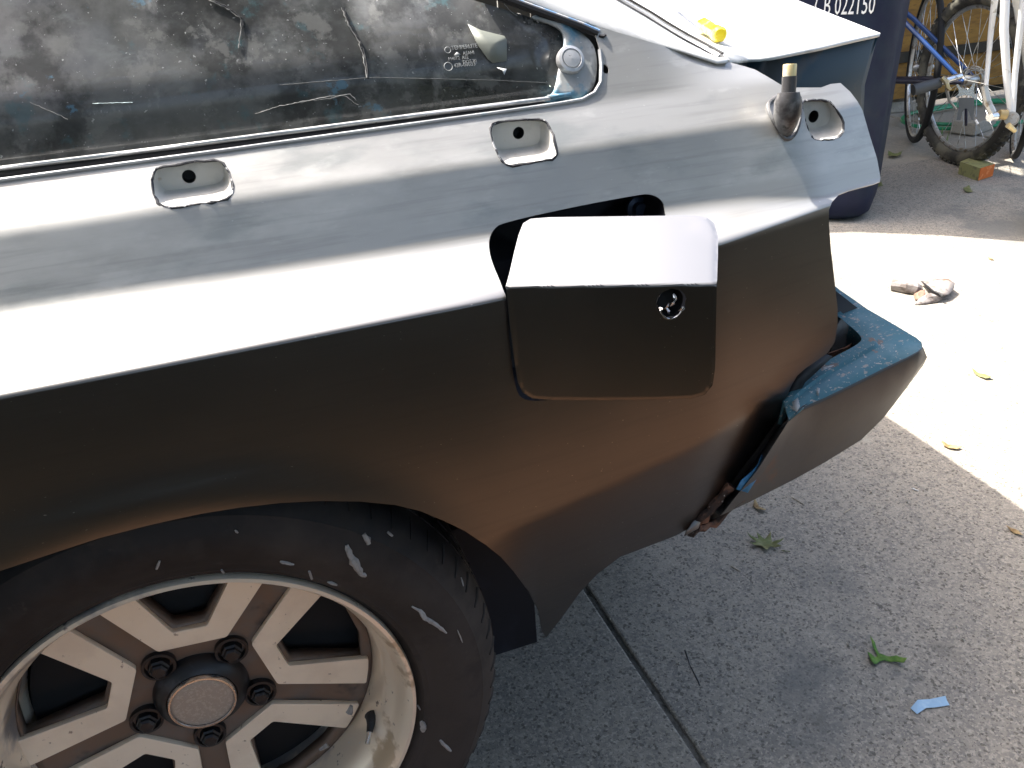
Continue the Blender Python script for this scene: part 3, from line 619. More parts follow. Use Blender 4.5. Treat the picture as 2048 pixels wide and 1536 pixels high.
# marks and a painted patch of light on the glass
def flat(name, px, f, mt, parent, lift=.0006, thick=.0004):
    P = [hit(p, f) + np.array([0, -lift, 0]) for p in px]; c = np.mean(P, axis=0); n = len(P)
    o = mesh(name, P + [c], [(i, (i + 1) % n, n) for i in range(n)], mt, parent, thick=thick); return o
flat('light_patch', [(935, 48), (960, 60), (1008, 72), (1013, 80), (1013, 122), (985, 126), (975, 118), (955, 90)], gl, PALE, glass)  # light from the car's far side, painted as a pale patch
flat('paper_fleck', [(993, 135), (1013, 138), (1008, 150), (1004, 140)], gl, WHITE, glass)
def streak(px, mt, wd, jt=1.2):  # thin uneven lines laid along the glass
    P = densify([np.array(p, float) for p in px], 5)[: -1]
    k = int(len(P) * .5) if len(px) > 2 else len(P)
    P = []
    for i in range(len(px) - 1):
        a, b = np.array(px[i], float), np.array(px[i + 1], float); n = max(2, int(np.linalg.norm(b - a) / 5))
        P += [a + (b - a) * j / n + np.random.normal(0, jt, 2) * .5 for j in range(n)]
    mb = MB(); mb.tube([hit(p, gl) + np.array([0, -.0002, 0]) for p in P], [.5 * wd * random.uniform(.4, 1.3) for _ in P], 5); return mb.build('glass_streak', mt, glass)
GREYM = mat('streak_grey', (.17, .17, .165), .8); 
streak([(682, 15), (700, 55), (718, 85), (728, 120), (735, 162)], GREYM, .0012); streak([(686, 16), (703, 54), (722, 84), (732, 120), (738, 164)], BLACK, .0016)
streak([(418, 0), (450, 15), (482, 38), (482, 60), (476, 100)], GREYM, .0010); streak([(423, 0), (453, 13), (486, 38), (486, 62)], BLACK, .0012)
streak([(1008, 5), (1020, 22), (1040, 36)], GREYM, .0007); streak([(1068, 32), (1080, 50)], GREYM, .0009)
streak([(510, 228), (560, 212), (640, 196), (700, 188), (716, 205)], GREYM, .0008); streak([(600, 205), (690, 192), (722, 215)], GREYM, .0005, 2)
streak([(60, 205), (140, 240)], GREYM, .0005); streak([(185, 207), (270, 205)], RING, .0007, .5)
streak([(560, 170), (740, 155), (980, 160), (1100, 166)], mat('faint_line', (.05, .055, .055), .6), .0006, .6)
# etched maker's text
def text(s_, size, parent, name, mt, sx=1., ext=.0003):
    cu = bpy.data.curves.new(name, 'FONT'); cu.body = s_; cu.size = size; cu.extrude = ext; cu.resolution_u = 2
    t = bpy.data.objects.new(name, cu); COL.objects.link(t); dg = bpy.context.evaluated_depsgraph_get(); me = bpy.data.meshes.new_from_object(t.evaluated_get(dg))
    bpy.data.objects.remove(t); me.materials.clear(); me.materials.append(mt); o = bpy.data.objects.new(name, me); COL.objects.link(o); o.parent = parent; o.scale = (sx, 1, 1); return o
ETCH = mat('etched_print', (.20, .21, .21), .7)
def place_glass(o, px, sx=1):
    q = hit(px, gl); a = hit((px[0] + 60, px[1] - 6), gl); ux = Vector(a - q).normalized(); nz = ln; uy = nz.cross(ux); M_ = Matrix.Identity(4)
    for i in range(3): M_[i][0] = ux[i] * sx; M_[i][1] = uy[i]; M_[i][2] = nz[i]; M_[i][3] = q[i] + nz[i] * .0008
    o.matrix_local = M_
for s_, px, sz in (('TEMPERLITE', (903, 101), .0052), ('ASAHI', (926, 111), .0044), ('M40T2  AS2', (897, 122), .0042), ('DOT 20', (926, 128), .0042), ('43R-00033', (908, 136), .0052)):
    place_glass(text(s_, sz, glass, 'glass_lettering', ETCH), px, .85)
def ringmark(px, r):
    mb = MB(); q = hit(px, gl); ux = np.array([1, 0, 0]); uy = np.array([0, .482, .876]); mb.tube([q + r * (ux * math.cos(t) + uy * math.sin(t)) + np.array([0, -.0008, 0]) for t in np.linspace(0, 2 * math.pi, 18, endpoint=False)], .00035, 4, closed=True); mb.build('glass_emblem', ETCH, glass)
ringmark((895, 100), .0026); ringmark((896, 133), .0036)
mb = MB(); q = hit((914, 109), gl) + np.array([0, -.0008, 0]); mb.add([q + np.array(v) for v in ((-.003, 0, 0), (0, -.001, -.0022), (.003, 0, 0), (0, .001, .0022))], [(0, 1, 2, 3)]); mb.build('glass_emblem', ETCH, glass, thick=.0003)

# small sail details
def on_body(p): return hit(p, body)
mb = MB(); mb.tube([on_body((1198, 72)), on_body((1206, 74)), on_body((1211, 70))], [.0012, .002, .0012], 6, jit=.4); mb.build('pillar_nick', BLACK, car)
mb = MB(); mb.tube([ony((1295, 26), .22), ony((1291, 40), .215)], .0018, 6); mb.build('trim_clip', BLACK, car)
mb = MB()
for p in ((1365, 88), (1372, 102), (1383, 100), (1376, 86)): mb.lathe([(.0001, -.0015), (.0022, -.001), (.0022, .002)], ony(p, .175), 'y', 8)
mb.build('trim_screw', BLACK, car)
mb = MB(); q = [ony(p, y) for p, y in (((1290, -30), .42), ((1325, 10), .33), ((1352, 50), .245), ((1372, 84), .185))]; mb.tube(q, [.010, .009, .007, .006], 8); mb.build('loose_trim', BWHITE, car)

# ------------------------------------------------------------------ aerial base
b0 = on_body((1573, 250)); tip = b0 + np.array([.010, -.002, .085])
A0 = ony((1580, 128), b0[1] - .006); A1 = ony((1577, 192), b0[1] - .010); A2 = ony((1573, 250), b0[1] - .008); Ab = ony((1575, 272), b0[1] - .002)
ax = (A0 - A1) / np.linalg.norm(A0 - A1)
ae = bpy.data.objects.new('aerial_base', None)
mb = MB()
def ring_tube(P, r, n=20): mb.tube(P, r, n)
rx = .0092
P = [Ab + np.array([0, .002, 0]), Ab + (A2 - Ab) * .5, A2, A2 + (A1 - A2) * .4, A2 + (A1 - A2) * .8, A1 + ax * -.001, A1 + ax * .003, A1 + ax * .0032]
mb.tube(P, [.0015, .0062, .0095, .0124, .0125, .0110, .0098, .004], 22); aer = mb.build('aerial_base', ANT, car, angle=60); aer['label'] = 'stub of a broken aerial with brass tip'
mb = MB(); mb.tube([A1 + ax * .001, A1 + (A0 - A1) * .62, A1 + (A0 - A1) * .63], [.0064, .0066, .0055], 18); mb.build('aerial_tube', ANT, aer)
mb = MB(); T0 = A1 + (A0 - A1) * .6
mb.tube([T0, A0 - ax * .001, A0, A0 + ax * .0002, A0 - ax * .004], [.0060, .0062, .0057, .0040, .0036], 18, caps=False); mb.build('aerial_tip', BRASS, aer)
mb = MB(); R_ = [on_body(p) + np.array([0, -.0010, .0]) for p in ((1542, 200), (1534, 212), (1540, 232), (1556, 258), (1566, 274), (1576, 279), (1588, 268), (1597, 245), (1600, 215), (1597, 190), (1570, 184))]
mb.tube(chaikin(R_, 1), .0022, 8, closed=True); mb.build('aerial_gasket', ANT, aer)

# ------------------------------------------------------------------ tail bumper
def btop(x, y): return .21 + .17 * (x - .62)
def hb(p, dz=0.):
    v = ray(p); # plane z - .17 x = .21 - .17*.62 + dz
    nrm = np.array([-.17, 0, 1.]); d = .21 - .17 * .62 + dz; t = (d - CAM @ nrm) / (v @ nrm); return CAM + v * t
outer = [(1578, 838), (1608, 813), (1650, 795), (1709, 766), (1777, 732), (1815, 714), (1835, 703), (1845, 694), (1843, 684), (1832, 675), (1790, 650), (1735, 618), (1680, 580), (1640, 548)]
step0 = [(1572, 816), (1602, 790), (1645, 757), (1690, 731), (1735, 706), (1750, 698), (1757, 693), (1757, 688), (1754, 683), (1748, 677), (1725, 659), (1700, 641), (1676, 622), (1640, 590)]
ridge0 = [(1570, 811), (1598, 783), (1641, 751), (1686, 724), (1731, 699), (1746, 691), (1751, 687), (1752, 683), (1749, 678), (1742, 672), (1722, 655), (1698, 637), (1675, 618), (1640, 586)]
ridge1 = [(1566, 800), (1592, 766), (1630, 738), (1664, 716), (1700, 697), (1715, 688), (1722, 682), (1723, 677), (1721, 672), (1716, 666), (1704, 655), (1688, 642), (1674, 631), (1640, 600)]
dz = [0, 0.0005, .005, .005]; rows_ = [[hb(p, d) for p in L_] for L_, d in zip((outer, step0, ridge0, ridge1), dz)]
rows_.append([p + np.array([-.002, .002, -.03]) for p in rows_[-1]])
n = len(outer); V = [p for r in rows_ for p in r]; F = [(j * n + i, j * n + i + 1, (j + 1) * n + i + 1, (j + 1) * n + i) for j in range(4) for i in range(n - 1)]
bt = fixn(mesh('bumper_top', V, F, TEAL, car, thick=.003, angle=35)); bt['label'] = 'chipped teal upper ledge of the rear bumper'
s_top = [(1540, 872)] + outer[:8]
s_bot = [(1378, 1064), (1440, 1032), (1497, 1005), (1588, 959), (1651, 924), (1722, 880), (1767, 836), (1810, 780), (1847, 730)]
tp = [ony((1540, 872), .048)] + [r for r in rows_[0][:8]]
Bt = []
for i, (p, t_) in enumerate(zip(s_bot, tp)):
    Bt.append(ony(p, t_[1] + .012 + .022 * min(1, (8 - i) / 5)))
n = len(tp); m1 = [a * .96 + b * .04 + np.array([.0, -.0015, 0]) for a, b in zip(tp, Bt)]; m2 = [a * .5 + b * .5 + np.array([.002, -.004, 0]) for a, b in zip(tp, Bt)]
V = tp + m1 + m2 + Bt + [p + np.array([0, .05, -.004]) for p in Bt]
bs = fixn(mesh('bumper_side', V, [(j * n + i, j * n + i + 1, (j + 1) * n + i + 1, (j + 1) * n + i) for j in range(4) for i in range(n - 1)], BUMPGREY, car, angle=30, thick=.002))
# end face of the bumper (towards the tail)
ef = rows_[0][7:]; n = len(ef); lowr = [p + np.array([-.12, .05, -.09]) for i, p in enumerate(ef)]; lowr[0] = Bt[-1]
mesh('bumper_rear', ef + lowr, [(i, i + 1, n + i + 1, n + i) for i in range(n - 1)], BUMPGREY, car, thick=.003)
# ragged joint between panel and bumper: black strip for the gap's shadow, rust, flakes
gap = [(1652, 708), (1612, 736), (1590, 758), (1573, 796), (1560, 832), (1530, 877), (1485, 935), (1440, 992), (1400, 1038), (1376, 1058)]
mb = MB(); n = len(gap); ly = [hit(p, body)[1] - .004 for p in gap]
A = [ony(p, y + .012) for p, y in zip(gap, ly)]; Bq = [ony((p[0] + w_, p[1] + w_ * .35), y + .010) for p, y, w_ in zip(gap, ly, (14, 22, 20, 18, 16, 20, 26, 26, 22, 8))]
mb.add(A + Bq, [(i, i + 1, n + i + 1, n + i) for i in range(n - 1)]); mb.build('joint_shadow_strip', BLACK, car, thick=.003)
mb = MB(); P = densify([ony((p[0] + w_, p[1] + w_ * .3), y + .002) for p, y, w_ in zip(gap[3:], ly[3:], (24, 24, 30, 36, 34, 26, 10))], .006)[:-18]
mb.tube(P, [.0035 + .003 * random.random() for _ in P], 7, jit=.5); mb.build('rusty_flange', RUST, car)
mb = MB(); P = [ony(p, .052) for p in ((1578, 792), (1602, 775), (1622, 764), (1640, 752))]; mb.tube(densify(P, .006)[:-9], .004, 7, jit=.5); mb.build('rusty_flange', RUST, car)
def chip(px, y, mt, name='paint_chip', parent=None, lift=0):
    P = [ony(p, y) for p in px]; c = np.mean(P, axis=0); n = len(P); return mesh(name, P + [c + np.array([0, -.0015, 0])], [(i, (i + 1) % n, n) for i in range(n)], mt, parent or car, thick=.0008)
chip([(1472, 978), (1482, 960), (1500, 945), (1518, 928), (1524, 908), (1527, 925), (1514, 955), (1495, 985)], .016, BLUEBIT)
PALECH = mat('pale_flake', (.40, .41, .40), .7, 0, .3, [('noise', 90, .5, .6, (.2, .22, .22), .8, 4)])
for poly in ([(1636, 742), (1648, 735), (1668, 731), (1664, 739), (1650, 745), (1641, 751)], [(1634, 730), (1650, 724), (1648, 729), (1636, 735)], [(1584, 805), (1596, 796), (1600, 812), (1594, 824), (1586, 818)], [(1634, 776), (1640, 778), (1637, 793), (1633, 788)]):
    mesh('paint_flake', [hb(p, .003 + .002 * random.random()) for p in poly], [tuple(range(len(poly)))], PALECH, bt, thick=.0008)
# crumpled inner metal in the bumper opening
pl = [ony(p, .10) for p in ((1662, 668), (1680, 640), (1700, 664), (1716, 676), (1690, 694), (1655, 706))]
mesh('crumpled_bracket', [p + np.random.normal(0, .003, 3) for p in pl] + [np.mean(pl, axis=0) + np.array([0, 0, .004])], [(i, (i + 1) % 6, 6) for i in range(6)], DULL, car, thick=.002, smooth=False)
pl = [ony(p, .085) for p in ((1655, 706), (1690, 694), (1716, 677), (1718, 692), (1690, 708), (1655, 722))]
mesh('crumpled_bracket', [p for p in pl], [tuple(range(6))], RUST, car, thick=.002, smooth=False)
pl = [onz(p, .14) for p in ((1560, 800), (1720, 650), (1760, 700), (1600, 850))]
c_ = [ony(p, .14) for p in ((1640, 560), (1742, 640), (1722, 700), (1560, 840), (1480, 960), (1420, 1000))]
mesh('bumper_cavity', c_, [tuple(range(6))], BLACK, car, thick=.01)
chip([(1372, 1062), (1388, 1040), (1400, 1044), (1396, 1056), (1368, 1072)], .028, DULL, 'bent_bracket_tip')

# ------------------------------------------------------------------ wheel
wheel = fixn(MB().lathe([(.2005, .012), (.2015, .004), (.2005, -.0005), (.197, -.001), (.1945, .002), (.190, .010), (.187, .020), (.183, .030), (.178, .036), (.1755, .048), (.173, .066), (.1715, .081), (.1715, .10), (.166, .12)], (-.002, 0, 0), 'y', 128).build('wheel', BARREL, car, angle=50))
wheel['label'] = 'deep-dish alloy rear wheel with five U-shaped spokes'
tp_ = [(.196, .012), (.2025, .006), (.207, -.001), (.2085, -.0012), (.212, -.0035), (.2145, -.0035), (.220, -.006), (.232, -.011), (.244, -.0125), (.256, -.011), (.266, -.007), (.2685, -.0065), (.271, -.004), (.279, .003), (.286, .012), (.2905, .022), (.2935, .034)]
fixn(MB().lathe(tp_, (0, 0, 0), 'y', 160).build('tyre', RUBBER, wheel, angle=30))
# tread: ribs with cut grooves, laid round the crown
mb = MB(); NB = 76
for k in range(NB):
    th0 = 2 * math.pi * k / NB
    for (ya, yb_, sh) in ((.034, .062, 0), (.066, .096, .4), (.100, .130, .1), (.134, .162, .5), (.166, .192, .2)):
        a0 = th0 + sh * 2 * math.pi / NB; a1 = a0 + 2 * math.pi / NB * .86; sk = .02
        V = []
        for r in (.284, .2955 if ya > .04 else .2945):
            for (a, y) in ((a0, ya), (a1, ya), (a1 + sk, yb_), (a0 + sk, yb_)): V.append((r * math.cos(a), y, r * math.sin(a)))
        mb.add(V, [(4, 5, 6, 7), (0, 1, 5, 4), (1, 2, 6, 5), (2, 3, 7, 6), (3, 0, 4, 7)])
mb.lathe([(.2885, .030), (.2885, .195), (.27, .21), (.20, .21)], (0, 0, 0), 'y', 90)
# shoulder sipes
for k in range(NB):
    a = 2 * math.pi * (k + .3) / NB; P = []
    mb.tube([(r * math.cos(a + d), y - .0002, r * math.sin(a + d)) for r, y, d in ((.281, .0045, 0), (.2865, .0125, .008), (.2915, .024, .014))], [.0007, .0014, .0016], 4)
fixn(mb.build('tread', RUBBER, wheel, angle=30))
# paint scuffs on the sidewall
def ywall(x, z):
    r = math.hypot(x, z); return float(np.interp(r, [a for a, b in tp_], [b for a, b in tp_])) - .0006
def scuff(px, wd):
    P = []
    for i in range(len(px) - 1):
        a, b = np.array(px[i], float), np.array(px[i + 1], float); n = max(2, int(np.linalg.norm(b - a) / 6)); P += [a + (b - a) * j / n for j in range(n)]
    P.append(np.array(px[-1], float)); mb = MB(); n = len(P)
    Q = [hit(p, ywall, .5, 1.4, 300) for p in P]; mb.tube(Q, [wd * (.35 + .9 * math.sin(math.pi * (i + .6) / (n + .2)) * random.uniform(.7, 1.2)) for i in range(n)], 6, jit=.25); o = mb.build('paint_scuff', SCUFF, wheel); return o
for px, wd in (([(693, 1090), (700, 1110), (712, 1130), (722, 1148), (732, 1152)], .0030), ([(727, 1068), (735, 1080), (738, 1088)], .0026), ([(560, 1123), (588, 1129)], .0014), ([(618, 1142), (624, 1158)], .0012), ([(655, 1164), (674, 1170)], .0013),
               ([(824, 1213), (840, 1222), (850, 1236), (868, 1246), (893, 1266)], .0020), ([(313, 1138), (319, 1122)], .0010), ([(880, 1480), (892, 1493), (902, 1502)], .0018), ([(842, 1442), (848, 1452), (846, 1462)], .0030), ([(775, 1064), (785, 1072)], .0013),
               ([(443, 1140), (448, 1146)], .0010), ([(915, 1260), (925, 1285)], .0006), ([(922, 1155), (927, 1172)], .0006), ([(470, 1060), (476, 1066)], .0008), ([(835, 1410), (841, 1420)], .0010)): scuff(px, wd)
# face disc with five windows
YF = .083; cxf, czf = -.006, .002
def pol(r, deg): return (cxf + r * math.cos(math.radians(deg)), czf + r * math.sin(math.radians(deg)))
def rnd(P, rad, it=5):
    out = []; n = len(P)
    for i in range(n):
        p0, p, p1 = map(np.array, (P[i - 1], P[i], P[(i + 1) % n])); a = p0 - p; b = p1 - p; la, lb = np.linalg.norm(a), np.linalg.norm(b); d = min(rad, la * .45, lb * .45); q0 = p + a / la * d; q1 = p + b / lb * d
        for t in np.linspace(0, 1, it): out.append(tuple((1 - t) ** 2 * q0 + 2 * t * (1 - t) * p + t * t * q1))
    return out
base_ang = [85 - 72 * k for k in range(5)]
wins = [rnd([pol(.164, a + 20), pol(.1665, a + 8), pol(.1665, a - 8), pol(.164, a - 20), pol(.0915, a - 9.5), pol(.0915, a + 9.5)], .005) for a in base_ang]
def ccw(P):
    a = sum(P[i][0] * P[(i + 1) % len(P)][1] - P[(i + 1) % len(P)][0] * P[i][1] for i in range(len(P))); return P if a > 0 else P[::-1]
wins = [ccw(w_) for w_ in wins]
disc_o = [( -.002 + .1712 * math.cos(t), .1712 * math.sin(t)) for t in np.linspace(0, 2 * math.pi, 120, endpoint=False)]
fv, ft = cdt(disc_o, wins, [(x, z) for x in np.arange(-.17, .17, .008) for z in np.arange(-.17, .17, .008)], .002)
def yface(x, z): r = math.hypot(x - cxf, z - czf); return YF + .004 * max(0, 1 - abs(r - .11) / .05) - .003 + (.004 * max(0, (.075 - r) / .03) if r < .075 else 0)
face = mesh('wheel_face', [(p[0], yface(*p), p[1]) for p in fv], ft, POCKET, wheel, thick=.016, off=-1, angle=40)
brake = MB().lathe([(.0001, .108), (.155, .108), (.165, .112), (.165, .15)], (0, 0, 0), 'y', 48).build('brake_drum', WELL, wheel)
for a in base_ang:
    oc = rnd([pol(.1705, a + 31), pol(.1705, a + 24), pol(.1705, a + 19.2), pol(.0880, a + 10.6), pol(.0880, a - 10.6), pol(.1705, a - 19.2), pol(.1705, a - 24), pol(.1705, a - 31), pol(.0745, a - 25.5), pol(.0745, a + 25.5)], .0028)
    oc = ccw(oc); uv, ut = cdt(oc, [], [(x, z) for x in np.arange(-.175, .175, .006) for z in np.arange(-.175, .175, .006)], .0015)
    mesh('spoke_face', [(p[0], YF - .0075 - .010 * max(0, (math.hypot(p[0] - cxf, p[1] - czf) - .10)) , p[1]) for p in uv], ut, MACH, wheel, thick=.0065, off=-1, angle=40, bevel=.0008)
# hub, nuts, cap, valve
MB().lathe([(.048, YF + .004), (.046, YF - .004), (.0425, YF - .010), (.0365, YF - .0145), (.0345, YF - .0155)], (cxf, 0, czf), 'y', 56).build('hub_collar', CAPD, wheel, angle=50)
cap = MB().lathe([(.0335, YF - .010), (.0335, YF - .0185), (.0325, YF - .0200), (.0308, YF - .0200), (.0302, YF - .0185)], (cxf, 0, czf), 'y', 56).build('cap_ring', CHROME, wheel, angle=40)
MB().lathe([(.0304, YF - .0175), (.0280, YF - .0185), (.018, YF - .0192), (.0001, YF - .0195)], (cxf, 0, czf), 'y', 56).build('centre_cap', CAPM, wheel, angle=60)
nut0 = None
for k, a in enumerate(base_ang):
    x, z = pol(.0585, a + 36)
    if nut0 is None:
        mb = MB(); mb.lathe([(.0165, .002), (.0163, -.006), (.0135, -.0065), (.0132, .0), ], (0, 0, 0), 'y', 24)
        V = MB(); mb.lathe([(.0105, .002), (.0105, -.008), (.0085, -.0095), (.0085, -.0125), (.0065, -.0145), (.0001, -.015)], (0, 0, 0), 'y', 6)
        nut0 = mb.build('lug_nut', CAPD, wheel, angle=30); nut0.location = (x, YF - .001, z)
    else:
        o = nut0.copy(); COL.objects.link(o); o.parent = wheel; o.location = (x, YF - .001, z)
vb = ony((744, 1436), .050); vt = ony((735, 1488), .028)
mb = MB(); mb.tube([vb + np.array([0, .004, 0]), vb, vb + (vt - vb) * .25, vb + (vt - vb) * .55], [.0075, .0068, .0045, .0034], 12); vs = mb.build('valve_stem', CAPD, wheel)
mb = MB(); mb.tube([vb + (vt - vb) * .55, vt], [.0028, .0026], 10); mb.build('valve_tip', CHROME, vs)
def bar(x, z):
    return 0
for px, wd in (([(768, 1462), (771, 1440), (766, 1480)], .0022), ([(703, 1412), (698, 1425)], .0035), ([(640, 1500), (655, 1490)], .003)):
    P = [ony(p, .055) for p in px]; mb = MB(); mb.tube(P, [wd * .6, wd, wd * .5][:len(P)], 6, jit=.4); mb.build('paint_scuff', SCUFF, wheel)

# ------------------------------------------------------------------ ground
gr = MB(); gr.add([(-60, -60, GZ - .03), (60, -60, GZ - .03), (60, 60, GZ - .03), (-60, 60, GZ - .03)], [(0, 1, 2, 3)]); g = gr.build('ground', DIRT, None, smooth=False); g['kind'] = 'structure'
dw = MB().box((0, 0, GZ - .026), (.2, .2, .004)).build('driveway', CONC, None, smooth=False); dw['kind'] = 'structure'; dw.location = (-1, .5, 0)
def slab(x0, x1, y0, y1, mt, top=GZ, th=.028):
    o = MB().box(((x0 + x1) / 2, (y0 + y1) / 2, top - th / 2), (x1 - x0, y1 - y0, th)).build('concrete_slab', mt, None, smooth=False, bevel=.004); o.parent = dw; o.matrix_parent_inverse = dw.matrix_world.inverted(); return o
dw.location = (0, 0, 0)
for (x0, x1) in ((-6, -2.5), (-2.494, .548), (.556, 3.55)):
    slab(x0, x1, -.165, 2.27, CONC)
MB().box((.552, 1.05, GZ - .006), (.012, 2.43, .004)).build('joint_filler', DIRT, dw, smooth=False)
slab(-6, 3.55, 2.278, 6, CONC2, GZ - .006); slab(3.558, 9, -.165, 6, CONC2)
sl_ = MB().add([(-40, -.74, GZ - .012), (1.8, -.74, GZ - .012), (1.8, -.166, GZ - .012), (-40, -.166, GZ - .012)], [(0, 1, 2, 3)]).build('bare_soil', SOIL, None, smooth=False); sl_['kind'] = 'structure'
lw = MB().add([(-40, -40, GZ - .004), (40, -40, GZ - .004), (40, -.17, GZ - .004), (1.8, -.17, GZ - .004), (1.8, -.74, GZ - .004), (-40, -.74, GZ - .004)], [(0, 1, 2, 3, 4, 5)]).build('lawn', LAWN, None, smooth=False); lw['kind'] = 'structure'
# hairline crack beside the joint
P = [onz((x, y), GZ + .0003) for x, y in ((1370, 1300), (1380, 1330), (1396, 1362), (1412, 1400), (1432, 1450), (1450, 1500), (1462, 1536))]
mb = MB(); P = densify(P, .008)[:-40]
mb.tube(P, [.0009 * random.uniform(.5, 1.3) for _ in P], 4); o = mb.build('crack', mat('crack_dark', (.06, .06, .06), .9), dw)
# loose grit: what nobody could count
mb = MB()
for i in range(2600):
    u = random.random(); x = random.uniform(.45, 2.4); y = random.uniform(-.3, 1.9); r = random.choice((.0007, .0009, .0012, .0016, .0028)) * random.uniform(.7, 1.2); c = np.array([x, y, GZ + r * .4])
    q = [c + r * np.array(v) * np.random.uniform(.6, 1.3, 3) for v in ((1, 0, 0), (0, 1, 0), (-1, 0, 0), (0, -1, 0), (0, 0, .8))]
    mb.add(q, [(0, 1, 4), (1, 2, 4), (2, 3, 4), (3, 0, 4)])
o = mb.build('grit', mat('grit', (.22, .20, .17), .9, layers=[('cell', 900, .4, .6, (.4, .37, .3), None)]), None, smooth=False); o['kind'] = 'stuff'; tag(o, 'fine grit scattered over the concrete driveway', 'grit')

# ------------------------------------------------------------------ litter: leaves, twigs, tape, paper, box
def leaf(lobes, c, rot, mt, label, cup=.25, name='fallen_leaf', group='leaves fallen on the driveway', cat='leaf', stem=None):
    """lobes: list of (x,y) outline in metres round the midrib; the leaf curls up at its tips"""
    ca, sa = math.cos(rot), math.sin(rot); V = []; m_ = np.mean(lobes, axis=0); L_ = densify(lobes, .004)
    rmax = max(np.linalg.norm(np.array(p) - m_) for p in lobes)
    P = [np.array(p) for p in L_]; pts = [(x, y) for x in np.arange(-.05, .05, .004) for y in np.arange(-.05, .05, .004)]
    a = sum(P[i][0] * P[(i + 1) % len(P)][1] - P[(i + 1) % len(P)][0] * P[i][1] for i in range(len(P)));
    if a < 0: P = P[::-1]
    v, t = cdt(P, [], pts, .001)
    for p in v:
        d = np.linalg.norm(p - m_); z = .0012 + cup * d * d / rmax + .0016 * math.sin(p[0] * 300) * math.cos(p[1] * 260) + .001
        V.append((p[0] * ca - p[1] * sa, p[0] * sa + p[1] * ca, max(.0006, z)))
    o = mesh(name, V, t, mt, None, thick=.0004, off=1); o.location = (c[0], c[1], c[2] + .0005); tag(o, label, cat, group)
    if stem:
        mb = MB(); mb.tube([(p[0] * ca - p[1] * sa, p[0] * sa + p[1] * ca, z) for p, z in stem], [.0006] * len(stem), 5); mb.build('leaf_stem', mt, o)
    return o
oak = [(0, -.030), (.006, -.018), (.022, -.024), (.010, -.008), (.028, .004), (.010, .006), (.014, .024), (.003, .014), (-.004, .034), (-.007, .013), (-.024, .018), (-.011, .002), (-.022, -.012), (-.006, -.012)]
leaf(oak, onz((1530, 1090), GZ), .5, LEAFM, 'dull olive lobed leaf on shaded concrete just below the bumper corner', .35, stem=[((0, -.030), .002), ((.004, -.044), .004)])
def pxleaf(px, mt, label, cup=.12, **k):
    P = [onz(p, GZ) for p in px]; c = np.mean(P, axis=0); return leaf([(p[0] - c[0], p[1] - c[1]) for p in P], c, 0, mt, label, cup, **k)
pxleaf([(1738, 1282), (1748, 1292), (1758, 1310), (1772, 1316), (1792, 1318), (1812, 1328), (1806, 1334), (1786, 1328), (1768, 1324), (1757, 1328), (1748, 1336), (1740, 1326), (1734, 1308), (1742, 1312), (1750, 1318), (1754, 1314), (1744, 1298)], LEAFB, 'bright green forked leaf sprig alone on the open concrete', .25)
pxleaf([(1508, 1003), (1514, 1008), (1518, 1016), (1532, 1022), (1530, 1027), (1516, 1023), (1506, 1015)], LEAFY, 'small curled tan leaf close under the bumper edge', .3)
pxleaf([(1882, 886), (1896, 892), (1912, 894), (1924, 899), (1912, 902), (1896, 899), (1886, 894)], LEAFY, 'thin dry leaf in the sun just past the shadow edge', .2)
pxleaf([(2010, 1056), (2026, 1060), (2040, 1068), (2047, 1075), (2034, 1072), (2020, 1064)], LEAFY, 'narrow straw-coloured leaf at the right border in the shade', .2)
pxleaf([(1942, 742), (1956, 748), (1972, 752), (1986, 760), (1970, 761), (1962, 757), (1950, 751)], LEAFM, 'thin split green leaf lying on sunlit concrete', .2)
pxleaf([(1776, 305), (1790, 309), (1804, 306), (1800, 313), (1786, 317), (1776, 313)], LEAFM, 'pale curled leaf on shaded concrete right of the blue bin', .15)
pxleaf([(1822, 285), (1832, 278), (1830, 288), (1826, 290)], LEAFM, 'small yellow-green leaf near the mountain bike tyre', .2)
pxleaf([(1926, 378), (1938, 374), (1946, 386), (1932, 387)], LEAFM, 'flat olive leaf below the orange-ended carton', .1)
pxleaf([(1752, 372), (1762, 366), (1766, 372), (1756, 376)], LEAFM, 'tiny pale leaf beside the tail end of the grey panel', .1)
pxleaf([(1974, 515), (1982, 518), (1990, 522), (1980, 521)], LEAFY, 'little brown leaf far out on the sunlit concrete', .1)
wv = pxleaf([(1872, 300), (1880, 288), (1884, 298), (1894, 290), (1888, 304), (1878, 308)], LEAFB, 'green weed sprout at the foot of the mountain bike tyre', .9, name='weed', group=None, cat='weed')
def twig(a, b, r, mt, label):
    A, B_ = onz(a, GZ + r), onz(b, GZ + r); c = (A + B_) / 2; mb = MB(); n = 5
    mb.tube([A + (B_ - A) * i / n - c + np.array([0, 0, abs(math.sin(i)) * r * .5]) for i in range(n + 1)], [r * random.uniform(.7, 1.1) for _ in range(n + 1)], 6)
    o = mb.build('twig', mt, None, loc=tuple(c)); tag(o, label, 'twig', 'twigs on the driveway')
twig((1584, 995), (1608, 1009), .0011, TWIG, 'pale straight twig below and right of the bumper')
twig((1689, 1026), (1703, 1017), .0010, TWIG, 'short thin twig slanting up in the middle of shaded concrete')
twig((1824, 977), (1836, 982), .0016, WHITE, 'stubby white splinter near the shadow boundary')
twig((1462, 1132), (1481, 1143), .0009, TWIG, 'grey twig left of the olive lobed leaf')
